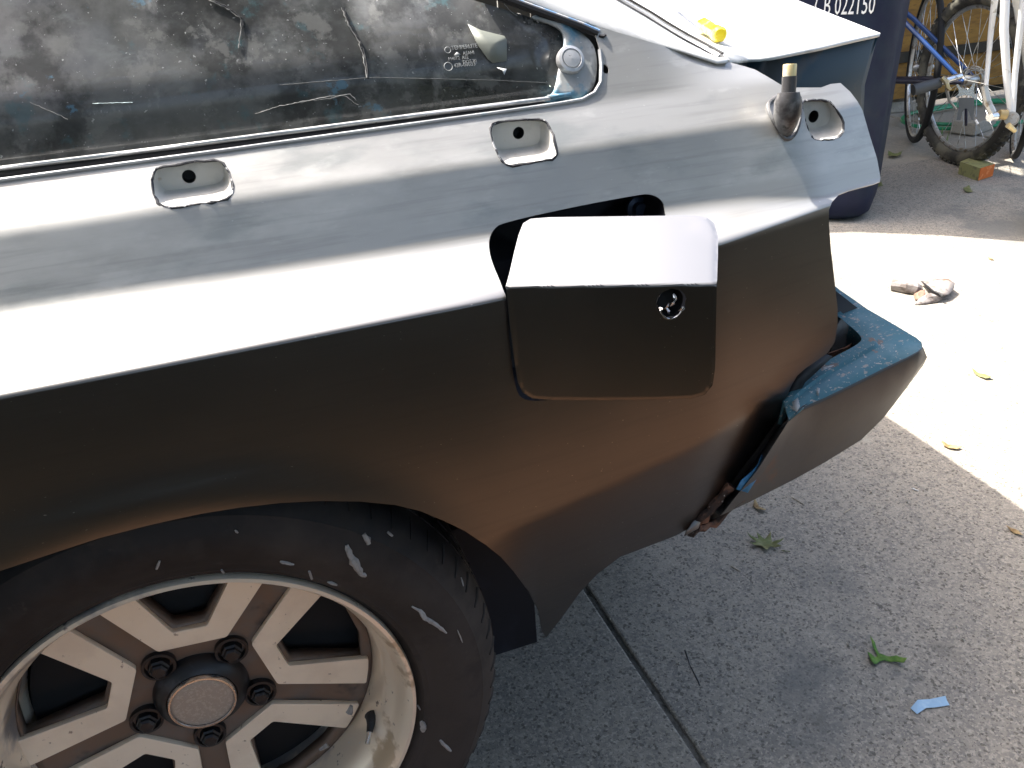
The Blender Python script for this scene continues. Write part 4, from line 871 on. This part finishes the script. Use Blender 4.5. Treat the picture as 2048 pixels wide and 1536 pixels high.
# blue tape
tp2 = [onz(p, GZ + .001) for p in ((1821, 1417), (1834, 1404), (1860, 1400), (1890, 1395), (1893, 1402), (1899, 1411), (1870, 1416), (1852, 1417), (1834, 1429))]; c = np.mean(tp2, axis=0)
up_ = [.0005, .004, .0015, .003, .0015, .0005, .0008, .001, .0005]
o = mesh('tape_scrap', [p - c + np.array([0, 0, u]) for p, u in zip(tp2, up_)], [(0, 1, 8), (1, 7, 8), (1, 2, 7), (2, 6, 7), (2, 3, 6), (3, 4, 6), (4, 5, 6)], TAPE, None, thick=.0005, smooth=False, loc=tuple(c)); tag(o, 'torn scrap of pale blue masking tape on the concrete', 'tape')
# crushed paper cup / glove lump
wad = thing('crushed_paper', 'crushed grimy paper wad with a torn black edge on the sunlit concrete', 'litter', loc=tuple(onz((1855, 592), GZ)))
wl0 = np.array(wad.location); WR = onz((1905, 592), GZ) - onz((1805, 592), GZ); WR = WR / np.linalg.norm(WR); WU = np.array([-WR[1], WR[0], 0]); WL_ = .14 / 115
def wp(px, h): q = onz(px, GZ + h); return q - wl0
mb = MB(); P = [wp((1784, 570), .014), wp((1800, 571), .016), wp((1815, 574), .017), wp((1830, 577), .015), wp((1838, 580), .008)]
mb.tube(P, [.017, .0185, .0185, .018, .014], 14, jit=.10); mb.build('rolled_part', PAPER, wad, angle=25)
def sheet(pts, hs, mt, name, thick=.002):
    P = [wp(p, h) for p, h in zip(pts, hs)]; c = np.mean(P, axis=0) + np.array([0, 0, .008]); n = len(P)
    V = P + [(p + c) / 2 + np.array([0, 0, .004 * random.uniform(-1, 1.5)]) for p in P] + [c]; F = [(i, (i + 1) % n, n + (i + 1) % n, n + i) for i in range(n)] + [(n + i, n + (i + 1) % n, 2 * n) for i in range(n)]
    return mesh(name, V, F, mt, wad, thick=thick, angle=25)
sheet([(1840, 563), (1862, 580), (1882, 592), (1898, 588), (1908, 576), (1910, 566), (1898, 558), (1880, 557), (1860, 558)], (.012, .022, .02, .02, .024, .032, .030, .024, .018), PAPER, 'crumpled_flap')
sheet([(1829, 610), (1836, 600), (1848, 592), (1862, 588), (1878, 594), (1884, 598), (1874, 604), (1850, 609)], (.001, .008, .014, .016, .012, .010, .003, .001), PAPER, 'crumpled_flap')
sheet([(1828, 590), (1838, 582), (1850, 580), (1850, 590), (1838, 600), (1830, 600)], (.004, .012, .016, .014, .008, .002), mat('stained_paper', (.22, .13, .09), .8), 'stained_flap')
mb = MB(); mb.tube([wp(p, h) for p, h in (((1842, 561), .020), ((1856, 574), .027), ((1866, 583), .027), ((1878, 587), .026), ((1886, 592), .022))], [.001, .0026, .003, .004, .005], 7, jit=.3); mb.build('black_edge', BLACK, wad)
# carton with orange end
pts = [onz(p, GZ) for p in ((1916, 348), (1956, 362), (1984, 353), (1942, 337))]
H = .05; pc = np.mean(pts, axis=0); ct = thing('small_carton', 'open olive carton with orange end in front of the bike tyre', 'box', loc=tuple(pc))
P = [p - pc for p in pts]; T_ = [p + np.array([0, 0, H]) for p in P]
mesh('carton_body', P + T_, [(0, 1, 5, 4), (1, 2, 6, 5), (2, 3, 7, 6), (3, 0, 4, 7), (0, 3, 2, 1), (4, 5, 6, 7)], CARTON, ct, smooth=False)
fixn(ct.children[0])
n_e = (P[1] + P[2]) / 2; n_e = n_e / np.linalg.norm(n_e) * .003
mesh('carton_end', [P[1] + n_e + np.array([0, 0, .003]), P[2] + n_e + np.array([0, 0, .003]), T_[2] + n_e * 1.0, T_[1] + n_e], [(0, 1, 2, 3)], ORANGE, ct, thick=.003, smooth=False)

# ------------------------------------------------------------------ screwdriver on the deck
def deck_pt(p):
    v = ray(p); q = None; best = 1e9
    A_ = [onz((1462, 119), .527), D0[-1], ony((1595, 0), .62)]
    return None
from mathutils.bvhtree import BVHTree
bv = BVHTree.FromPolygons([v.co.copy() for v in deck.data.vertices], [tuple(p.vertices) for p in deck.data.polygons])
def on_deck(p, h):
    v = Vector(ray(p)); q, nn_, _, _ = bv.ray_cast(Vector(CAM), v, 5)
    if q is None: return ony(p, .26)
    return np.array(q + Vector((0, 0, h)))
s0, s1, s2 = on_deck((1440, 90), .011), on_deck((1402, 66), .011), on_deck((1350, 24), .008)
scd = thing('screwdriver', 'screwdriver with clear yellow handle lying on the sunlit tail deck', 'screwdriver', loc=tuple(s0))
d_ = (s1 - s0); u_ = d_ / np.linalg.norm(d_); rr_ = .0098
mb = MB(); LN = np.linalg.norm(d_); prof = [(0, .002), (.002, .7), (.05, .95), (.12, 1), (.2, .9), (.35, .82), (.7, .95), (.85, 1), (.93, .8), (1, .5)]
P = [u_ * LN * t for t, r in prof]; n = 12; V = []; F = []
mb.tube(P, [rr_ * r for t, r in prof], 36)
for i, v in enumerate(mb.V):
    k_ = i // 36
    if 2 < k_ < 8: c = np.array(P[k_]); mb.V[i] = c + (v - c) * (.93 + .09 * math.cos(6 * 2 * math.pi * (i % 36) / 36))
mb.build('handle', YEL, scd, angle=25)
mb = MB(); mb.tube([s1 - s0, s2 - s0], [.0028, .0028], 10); mb.build('shaft', DULL, scd)

# ------------------------------------------------------------------ recycling bin
vb2 = ray((1650, 300)); yaw = math.atan2(vb2[1], vb2[0]) - math.pi / 2 - math.radians(7)    # local +Y away from the camera
bc = onz((1640, 448), GZ)
rb = thing('recycling_bin', 'navy blue wheeled bin with white stencilled number behind the car tail', 'wheelie bin', loc=(0, 0, 0))
fw = np.array([-math.sin(yaw), math.cos(yaw), 0]); rt = np.array([math.cos(yaw), math.sin(yaw), 0])
bc = bc + fw * .235 + rt * -.05
def rrect(wd, dp, r, z, n=6):
    out = []
    for (cx, cy, a0) in ((wd / 2 - r, dp / 2 - r, 0), (-wd / 2 + r, dp / 2 - r, 90), (-wd / 2 + r, -dp / 2 + r, 180), (wd / 2 - r, -dp / 2 + r, 270)):
        for k in range(n + 1): a = math.radians(a0 + 90 * k / n); out.append(bc + rt * (cx + r * math.cos(a)) + fw * (cy + r * math.sin(a)) + np.array([0, 0, z]))
    return out
levels = [(.36, .38, .11, .006), (.395, .43, .10, .03), (.405, .44, .095, .08), (.42, .47, .09, .45), (.445, .50, .085, .82), (.45, .505, .085, .90), (.50, .56, .08, .905), (.50, .56, .08, .95)]
L_ = [rrect(a, b, r, z) for a, b, r, z in levels]; n = len(L_[0]); V = [p for l in L_ for p in l]; F = [(j * n + i, j * n + (i + 1) % n, (j + 1) * n + (i + 1) % n, (j + 1) * n + i) for j in range(len(L_) - 1) for i in range(n)] + [tuple(range(n))[::-1]]
bb = fixn(mesh('bin_body', V, F, BIN, rb, angle=50))
lidp = [rrect(.52, .58, .07, z) for z in (.952, .985)] + [rrect(.40, .42, .07, 1.03)]; V = [p for l in lidp for p in l]; fixn(mesh('bin_lid', V, [(j * n + i, j * n + (i + 1) % n, (j + 1) * n + (i + 1) % n, (j + 1) * n + i) for j in range(2) for i in range(n)] + [tuple(range(2 * n, 3 * n)), tuple(range(n))[::-1]], BIN, rb, angle=50))
# lettering on the front face
def front(u, z):                                       # point on the tapering front wall
    zz = z; dp = np.interp(zz, [l[3] for l in levels], [l[1] for l in levels]); return bc + rt * u + fw * (-dp / 2 - .0015) + np.array([0, 0, zz])
def find_u(px):
    v = ray(px)
    t_ = ((bc - fw * .26 - CAM) @ fw) / (v @ fw); q = CAM + v * t_; return (q - bc) @ rt, q[2] - bc[2]
u0, zt0 = find_u((1626, 23)); u1, zt1 = find_u((1746, 24))
t_ = text('CB 022150', .075, rb, 'lettering', WHITE, 1, .0006)
wdt = max(v.co.x for v in t_.data.vertices) - min(v.co.x for v in t_.data.vertices); hgt = max(v.co.y for v in t_.data.vertices) - min(v.co.y for v in t_.data.vertices)
M_ = Matrix.Identity(4); sxx = (u1 - u0) / wdt; Z0, Z1 = front(0, .45), front(0, .82); uz = Vector(Z1 - Z0).normalized(); nrm = Vector(rt).cross(uz)
syy = .058 / hgt; o_ = front(u0, zt0 - .012)
for i in range(3): M_[i][0] = rt[i] * sxx; M_[i][1] = uz[i] * syy; M_[i][2] = nrm[i]; M_[i][3] = o_[i]
t_.matrix_local = M_

# ------------------------------------------------------------------ bicycles
def wheel_parts(par, name, c, ud, R, rt_, tm, knobs=False, nsp=28, rimw=.012):
    """c hub centre, ud horizontal direction of the wheel plane"""
    c = np.array(c, float); ud = np.array([ud[0], ud[1], 0.]) / math.hypot(*ud[:2]); up3 = np.array([0, 0, 1.]); ax_ = np.cross(ud, up3)
    mb = MB(); P = [c + (R - rt_) * (ud * math.cos(t) + up3 * math.sin(t)) for t in np.linspace(0, 2 * math.pi, 72, endpoint=False)]
    def ring(mb, r, rad, n=10, seg=72):
        V = []; F = []
        for i in range(seg):
            t = 2 * math.pi * i / seg; e = ud * math.cos(t) + up3 * math.sin(t)
            for k in range(n): a = 2 * math.pi * k / n; V.append(c + e * (r + rad * math.cos(a)) + ax_ * rad * math.sin(a) * (1 if rad > .01 else 1))
        for i in range(seg):
            for k in range(n): F.append((i * n + k, i * n + (k + 1) % n, ((i + 1) % seg) * n + (k + 1) % n, ((i + 1) % seg) * n + k))
        mb.add(V, F)
    ring(mb, R - rt_, rt_, 12)
    tyre = mb.build(name, tm, par)
    if knobs:
        kb = MB()
        for i in range(64):
            for s_ in (-1, 0, 1):
                t = 2 * math.pi * (i + .5 * (s_ == 0)) / 64; e = ud * math.cos(t) + up3 * math.sin(t); tg = -ud * math.sin(t) + up3 * math.cos(t); a = s_ * .75
                rd = e * math.cos(a) + ax_ * math.sin(a); q = c + e * (R - rt_) + rd * (rt_ + .001); R3 = np.array([tg, np.cross(rd, tg), rd]).T; kb.box(q, (.016, .011, .008), R3)
        kb.build('tyre_knobs', tm, tyre, smooth=False)
    mb = MB(); ring(mb, R - 2 * rt_ - .004, rimw * .75, 8); mb.build('rim', STEEL, tyre)
    mb = MB(); mb.tube([c - ax_ * .045, c - ax_ * .03, c + ax_ * .03, c + ax_ * .045], [.008, .02, .02, .008], 12); mb.build('hub', STEEL, tyre)
    smb = None
    for i in range(nsp):
        t = 2 * math.pi * i / nsp; tw = (.35 if i % 4 < 2 else -.35); e = ud * math.cos(t) + up3 * math.sin(t); h = ud * math.cos(t + tw) + up3 * math.sin(t + tw)
        mb = MB(); mb.tube([c + h * .018 + ax_ * (.03 if i % 2 else -.03), c + e * (R - 2 * rt_ - .008)], .0014, 5); mb.build('spoke', STEEL, tyre)
    return tyre
def bar3(par, name, P, r, mt, n=10): mb = MB(); mb.tube(P, r, n); return mb.build(name, mt, par)
# mountain bike, rear wheel towards us, frame running back behind the bin
mbk = thing('bicycle', 'blue mountain bike with knobbly tyre leaning among parts beside the bin', 'bicycle', 'bicycles parked at the back')
cb = onz((1908, 326), GZ); hubc = np.array([cb[0], cb[1], GZ + .335]); UD = np.array([.20, .98])
u3 = np.array([.20, .98, 0]); u3 /= np.linalg.norm(u3); a3 = np.cross(u3, [0, 0, 1.])
wheel_parts(mbk, 'wheel', hubc, UD, .335, .027, BTYRE, True)
wheel_parts(mbk, 'wheel', hubc + np.array([-.32, .947, 0]) * 1.04, (-.32, .947), .335, .027, BTYRE2, True)
u3 = np.array([-.32, .947, 0]); a3 = np.cross(u3, [0, 0, 1.]); bbp = hubc + u3 * .43 + np.array([0, 0, -.03]); st = bbp + u3 * -.02 + np.array([0, 0, .34]); hd = hubc + u3 * .93 + np.array([0, 0, .50]); hd0 = hd + u3 * .04 - np.array([0, 0, .13])
for s_ in (-1, 1):
    bar3(mbk, 'seat_stay', [hubc + a3 * .05 * s_, hubc * .3 + st * .7 + a3 * .04 * s_, st], [.009, .010, .012], BBLUE); bar3(mbk, 'chain_stay', [hubc + a3 * .05 * s_, bbp], [.011, .014], BBLACK)
    bar3(mbk, 'fork_leg', [hd0 + a3 * .04 * s_, hubc + u3 * 1.04 + a3 * .05 * s_], [.016, .011], BBLACK)
bar3(mbk, 'seat_tube', [bbp, st + (st - bbp) * .15], .016, BBLUE); bar3(mbk, 'top_tube', [st, hd], .016, BBLUE); bar3(mbk, 'down_tube', [bbp, hd0], .019, BBLUE); bar3(mbk, 'head_tube', [hd0, hd + (hd - hd0) * .5], .021, BBLUE)
bar3(mbk, 'seat_post', [st, st + (st - bbp) * .35], .013, STEEL); sp_ = st + (st - bbp) * .36
mb = MB(); mb.tube([sp_ - u3 * .14, sp_ - u3 * .05, sp_ + u3 * .12], [.06, .05, .015], 12); mb.build('saddle', BBLACK, mbk)
bar3(mbk, 'handlebar', [hd + np.array([0, 0, .12]) - a3 * .3, hd + np.array([0, 0, .10]), hd + np.array([0, 0, .12]) + a3 * .3], .013, BBLACK)
for r_, k in ((.05, 0), (.042, 1), (.034, 2)):
    mb = MB(); mb.tube([hubc + a3 * (.032 + .005 * k) + r_ * (u3 * math.cos(t) + np.array([0, 0, math.sin(t)])) for t in np.linspace(0, 2 * math.pi, 24, endpoint=False)], .003, 5, closed=True); mb.build('sprocket', STEEL, mbk)
mb = MB(); mb.tube([bbp + a3 * .05 + .09 * (u3 * math.cos(t) + np.array([0, 0, math.sin(t)])) for t in np.linspace(0, 2 * math.pi, 32, endpoint=False)], .004, 6, closed=True); mb.build('chainring', STEEL, mbk)
# second, thin-tyred dark bike wheel and lying wheel behind
ob = thing('spare_wheel', 'narrow dark bicycle wheel leaning behind the knobbly mountain bike tyre', 'bicycle wheel')
oc_ = onz((1862, 292), GZ); w2 = wheel_parts(ob, 'tyre', np.array([oc_[0] + .0, oc_[1] + .12, GZ + .33]), np.array([.55, .83]), .33, .014, BTYRE2, False, 24)
# white road bike at the right border
wbk = thing('bicycle', 'white bicycle with thin silver-rimmed wheel cut off by the right border', 'bicycle', 'bicycles parked at the back')
cw = onz((2062, 468), GZ); vv = ray((2050, 300)); dw_ = np.array([vv[0], vv[1]]) / math.hypot(vv[0], vv[1]); dr_ = np.array([dw_[1], -dw_[0]])
wd_ = dw_ * .985 - dr_ * .10; wd_ /= np.linalg.norm(wd_); hw = np.array([cw[0] + wd_[0] * .05, cw[1] + wd_[1] * .05, GZ + .34]); w3 = np.array([wd_[0], wd_[1], 0]); b3 = np.cross(w3, [0, 0, 1.])
wheel_parts(wbk, 'wheel', hw, wd_, .34, .012, BTYRE, False, 28, .011); wheel_parts(wbk, 'wheel', hw + w3 * 1.02, wd_, .34, .012, BTYRE2, False, 28)
hdw = hw + w3 * -.0 + np.array([0, 0, .60])
def at(p, d):                                   # point seen at pixel p, d metres along the view ray's horizontal distance from the hub plane
    v = ray(p); return CAM + v * (((hw - CAM) @ np.array([dw_[0], dw_[1], 0]) + d) / (v @ np.array([dw_[0], dw_[1], 0])))
bar3(wbk, 'fork_leg', [at((2012, -40), -.05), at((2008, 60), -.05), at((2014, 160), -.05), at((2022, 232), -.04)], [.013, .013, .011, .008], BWHITE)
bar3(wbk, 'fork_leg', [at((2052, -40), .05), at((2040, 60), .05), at((2030, 150), .05), at((2026, 232), .04)], [.011, .010, .009, .007], BWHITE)
bar3(wbk, 'seat_stay', [at((1992, -20), .1), at((1982, 60), .14), at((1972, 172), .1)], [.011, .009, .007], BWHITE)
mb = MB(); mb.tube([at((2022, 236), -.07), at((2024, 238), .02)], [.020, .022], 12); mb.build('axle_cone', STEEL, wbk)
mb = MB(); mb.tube([at((1998, 228), -.08), at((2012, 230), -.07)], [.014, .016], 10); mb.build('axle_nut', mat('greasy_brass', (.38, .29, .14), .5, .5), wbk)
mb = MB(); mb.tube([at((2016, 250), -.08), at((2030, 262), -.06)], [.009, .007], 8); mb.build('axle_nut', BRASS, wbk)
mb = MB(); mb.tube([at((1968, 172), -.10), at((1974, 205), -.10), at((1985, 226), -.10)], [.011, .013, .012], 8); mb.build('crank_arm', STEEL, wbk)
mb = MB(); mb.tube([at((1979, 234), -.11), at((1991, 233), -.09)], [.014, .014], 14); mb.build('pedal_boss', CHROME, wbk)
hdwr = at((2040, -160), .1)
bar3(wbk, 'head_tube', [at((2026, -60), 0), hdwr], .018, BWHITE); bar3(wbk, 'top_tube', [hdwr, hdwr + w3 * .6 + np.array([0, 0, -.02])], .015, BWHITE); st2 = hdwr + w3 * .6
bar3(wbk, 'seat_tube', [st2, hw + w3 * .6 + np.array([0, 0, -.05])], .015, BWHITE); bar3(wbk, 'down_tube', [at((2026, -60), 0), hw + w3 * .6 + np.array([0, 0, -.05])], .016, BWHITE); bar3(wbk, 'chain_stay', [hw + w3 * .6 + np.array([0, 0, -.05]), hw + w3 * 1.02], .010, BWHITE)
# loose parts between the bikes
def atd(p, D): v = ray(p); return CAM + v * D
hb_ = thing('loose_handlebar', 'short silver handlebar stub with a grey rubber grip beside the bin', 'handlebar')
mb = MB(); mb.tube([atd((1826, 180), 3.6), atd((1850, 174), 3.62), atd((1880, 165), 3.64)], [.020, .021, .018], 14); mb.build('grip', GREYP, hb_)
mb = MB(); mb.tube([atd((1880, 165), 3.64), atd((1896, 160), 3.66), atd((1921, 152), 3.7)], [.010, .013, .012], 12); mb.build('bar_end', CHROME, hb_)
mb = MB(); mb.tube([atd((1884, 155), 3.62), atd((1892, 163), 3.62), atd((1896, 176), 3.62), atd((1902, 180), 3.62)], [.009, .010, .008, .006], 8, jit=.2); mb.build('clamp', BRASS, hb_)
mb = MB(); mb.tube([atd((1893, 178), 3.62), atd((1898, 200), 3.66), atd((1912, 218), 3.7)], [.006, .005, .004], 8); mb.build('brake_cable', STEEL, hb_)
pd_ = thing('bicycle_pedal', 'grey plastic pedal with silver cross-shaped cage between the bikes', 'pedal')
D_ = 3.5
cross = [(1916, 168), (1922, 176), (1930, 179), (1940, 177), (1947, 165), (1951, 167), (1948, 180), (1950, 189), (1957, 198), (1951, 199), (1940, 191), (1930, 190), (1922, 192), (1914, 197), (1911, 193), (1918, 186), (1917, 178), (1912, 170)]
mb = MB(); mb.prism([atd(p, D_) for p in cross], [atd(p, D_ + .015) for p in cross]); fixn(mb.build('cage', CHROME, pd_, smooth=False))
ub = [(1917, 196), (1948, 195), (1949, 212), (1947, 240), (1942, 240), (1938, 224), (1932, 216), (1925, 224), (1921, 240), (1913, 240), (1917, 215)]
mb = MB(); mb.prism([atd(p, D_) for p in ub], [atd(p, D_ + .03) for p in ub]); fixn(mb.build('pedal_block', GREYP, pd_, smooth=False))
mb = MB(); mb.tube([atd((1951, 240), D_), atd((1956, 248), D_)], .004, 6); mb.build('reflector', WHITE, pd_)
mb = MB(); mb.tube([atd((1925, 217), D_ + .03), atd((1932, 204), D_ + .2), atd((1932, 250), 3.55)], .005, 6); mb.build('support', BBLACK, pd_)
# green hose
mb = MB(); cpt = onz((1850, 235), GZ); P = []
for i in range(150):
    t = i / 149 * 4.3 * math.pi; r = .30 + .05 * math.sin(t * .37) + .02 * math.sin(2.3 * t); P.append((cpt[0] + .25 + (r * 1.35) * math.cos(t) , cpt[1] - .18 + r * .85 * math.sin(t) + .04 * math.sin(t * .5), GZ + .011 + .012 * (i / 149) + .006 * math.sin(t * 1.7) ** 2))
mb.tube(P, .009, 8); tag(mb.build('garden_hose', HOSE), 'coiled green garden hose on the ground behind the bikes', 'hose')
# paving stones and board behind the bikes
for (px, sx, sy, r_, lab) in (((1945, 262), .20, .12, .3, 'grey brick lying under the pedal by the bikes'), ((1800, 222), .16, .10, -.3, 'grey stone beside the green hose next to the bin')):
    c = onz(px, GZ); R3 = np.array([[math.cos(r_), -math.sin(r_), 0], [math.sin(r_), math.cos(r_), 0], [0, 0, 1]]); o = MB().box((0, 0, .03), (sx, sy, .06), R3).build('paving_stone', CONC2, None, smooth=False, bevel=.008, loc=tuple(c)); tag(o, lab, 'stone', 'loose stones by the bikes')
bd_ = thing('plywood_board', 'ochre plywood sheet leaning on the fence behind the bicycles', 'board')
def wallp(x, y, z): return np.array([x, y, z])
WY = 3.15
o = MB().box((3.95, WY - .05, .52), (1.1, .018, 1.1)).build('upper_sheet', BOARD, bd_, smooth=False, bevel=.002); MB().box((3.98, WY - .055, -.13), (1.05, .018, .18)).build('lower_sheet', BOARD, bd_, smooth=False, bevel=.002); MB().box((3.95, WY - .07, -.01), (1.2, .03, .05)).build('batten', WALL, bd_, smooth=False)
# fence behind
fn = thing('fence', 'dark stained board fence closing the yard behind the bin and bicycles', 'fence')
k = 0; x = 1.2
while x < 7.5:
    MB().box((0, 0, 0), (.142, .02, 1.75)).build('fence_board', WALL, fn, smooth=False, bevel=.003, loc=(x, WY + .03 + .003 * (k % 2), GZ + .9)); x += .15; k += 1
for z in (GZ + .3, GZ + 1.4): MB().box((4.3, WY + .055, z), (6.4, .035, .08)).build('fence_rail', WALL, fn, smooth=False)
# unseen canopy, added for its shadow: hem shaped to the shade edge on the drive
aw = thing('shade_caster', 'unseen sheet added over the bin and bicycles to shade the back of the yard', 'shade_caster')
ZA = 2.1; hz = ZA - GZ; shx, shy = SUN.x / SUN.z * hz, SUN.y / SUN.z * hz      # a caster above (x,y) + (shx,shy) shades (x,y)
edge = [(-3, 2.1), (1.2, 1.95), (1.9, 1.74), (2.06, 1.665), (2.13, 1.63), (2.20, 1.575), (2.27, 1.52), (2.35, 1.455), (2.44, 1.415), (2.52, 1.40), (2.60, 1.41), (2.70, 1.40), (2.9, 1.33), (3.2, 1.2), (4.0, 1.0), (8.0, .6)]
V = []; 
for (x, y) in edge: V.append((x + shx, y + shy, ZA))
for (x, y) in edge: V.append((x + shx, 4.4, ZA + .25))
n = len(edge)
# slits let two sun stripes fall by the right-hand bike
F = [(i, i + 1, n + i + 1, n + i) for i in range(n - 1)]
slits = []
for quad in (((1952, 306), (2047, 318), (2047, 330), (1965, 312)), ((1942, 322), (1952, 316), (2047, 338), (2047, 352))):
    slits.append([(onz(p, GZ)[0] + shx, onz(p, GZ)[1] + shy) for p in quad])
outer_ = [(v[0], v[1]) for v in V[:n]] + [(edge[-1][0] + shx, 4.4), (edge[0][0] + shx, 4.4)]
av, at_ = cdt(outer_, [ccw(s) for s in slits], [], 0)
mesh('shade_sheet', [(p[0], p[1], ZA + .0) for p in av], at_, CANVAS, aw, thick=.004)
for x in (1.0, 6.8): MB().tube([(x, 3.05, GZ), (x, 3.05, ZA)], .03, 10).build('post', DULL, aw)

# ------------------------------------------------------------------ yard side behind the camera: hedge and trees (seen in the glass and the paint)
def crown(name, c, rad, n, mt, par, seed, sz=.11):
    rs = np.random.RandomState(seed); cl = rs.normal(0, .45, (int(n / 60), 3)) ; V = []; F = []
    for i in range(n):
        k = cl[rs.randint(len(cl))]; p = np.array(c) + (k + rs.normal(0, .16, 3)) * np.array(rad); a = rs.normal(0, 1, 3); a /= np.linalg.norm(a); b = np.cross(a, rs.normal(0, 1, 3)); b /= np.linalg.norm(b); s_ = sz * rs.uniform(.6, 1.4); j = len(V)
        V += [p - a * s_, p + b * s_ * .5, p + a * s_, p - b * s_ * .5]; F.append((j, j + 1, j + 2, j + 3))
    return mesh(name, V, F, mt, par, smooth=False)
for i, (x, y, h, r) in enumerate(((-3.2, -7.5, 3.6, 2.2), (-7.5, -10.5, 4.4, 2.4), (7.5, -9.8, 3.8, 2.3))):
    t = thing('tree', ('leafy tree on the lawn behind the photographer, nearest the car front', 'tall leafy tree on the lawn, middle of the row', 'leafy tree on the lawn nearest the car tail side')[i], 'tree', 'trees on the lawn', loc=(x, y, GZ))
    mb = MB(); mb.tube([(0, 0, 0), (.05, 0, h * .4), (-.05, .1, h * .75), (0, 0, h)], [.2, .15, .11, .05], 10)
    for k in range(5): a = k * 1.3; mb.tube([(0, 0, h * (.45 + .08 * k)), (math.cos(a) * r * .5, math.sin(a) * r * .5, h * (.7 + .07 * k))], [.07, .02], 7)
    mb.build('trunk', BARK, t); crown('crown', (0, 0, h), (r, r, r * .75), 6000, CROWN, t, i)
hg = thing('hedge', 'clipped dark hedge along the lawn opposite the car', 'hedge', loc=(0, -3.6, GZ))
rs = np.random.RandomState(5); V = []; F = []
for i in range(9000):
    p = np.array([rs.uniform(-6, 6), rs.uniform(-.35, .35), rs.uniform(.02, .75) + .06 * math.sin(i)]); a = rs.normal(0, 1, 3); a /= np.linalg.norm(a); b = np.cross(a, rs.normal(0, 1, 3)); b /= np.linalg.norm(b); j = len(V); V += [p - a * .05, p + b * .03, p + a * .05, p - b * .03]; F.append((j, j + 1, j + 2, j + 3))
mesh('foliage', V, F, CROWN, hg, smooth=False); MB().box((0, 0, .35), (12, .4, .6)).build('hedge_core', mat('hedge_core', (.015, .02, .01), .95), hg, smooth=False)

# unseen oak added for its shade on the lawn side; shows in the glass
ok = thing('tree', 'unseen oak, added so its low canopy shades the lawn beside the car', 'tree', 'trees on the lawn', loc=(-3.4, -3.2, GZ))
mb = MB(); mb.tube([(0, 0, 0), (.05, .02, 1.4), (.2, .1, 2.6), (.5, .1, 3.9)], [.26, .22, .2, .1], 12)
for (a, b, c_) in ((3.2, .3, 2.4), (5.4, .9, 2.5), (6.6, -1.1, 2.6), (1.5, 1.6, 2.4), (-1.5, 1, 2.5), (2.6, -1.8, 2.6), (4.4, 2.0, 2.45)):
    mb.tube([(.12, .06, 1.7), (a * .5, b * .5, c_ - .25), (a, b, c_)], [.10, .07, .025], 8)
mb.build('trunk', BARK, ok)
rs = np.random.RandomState(11); V = []; F = []
cl = [(rs.uniform(-5, 6.5), rs.uniform(-.1, 3.0), rs.uniform(2.15, 2.9)) for _ in range(300)]
for c_ in cl:
    for i in range(70):
        p = np.array(c_) + rs.normal(0, .22, 3) * np.array([1.2, 1.2, .6])
        if p[1] > 3.15: continue
        a = rs.normal(0, 1, 3) * np.array([1, 1, .4]); a /= np.linalg.norm(a); b = np.cross(a, rs.normal(0, .5, 3) + np.array([0, 0, 1.])); b /= np.linalg.norm(b); s_ = rs.uniform(.04, .08); j = len(V)
        V += [p - a * s_, p + b * s_ * .6, p + a * s_, p - b * s_ * .6]; F.append((j, j + 1, j + 2, j + 3))
mesh('crown', V, F, CROWN, ok, smooth=False)
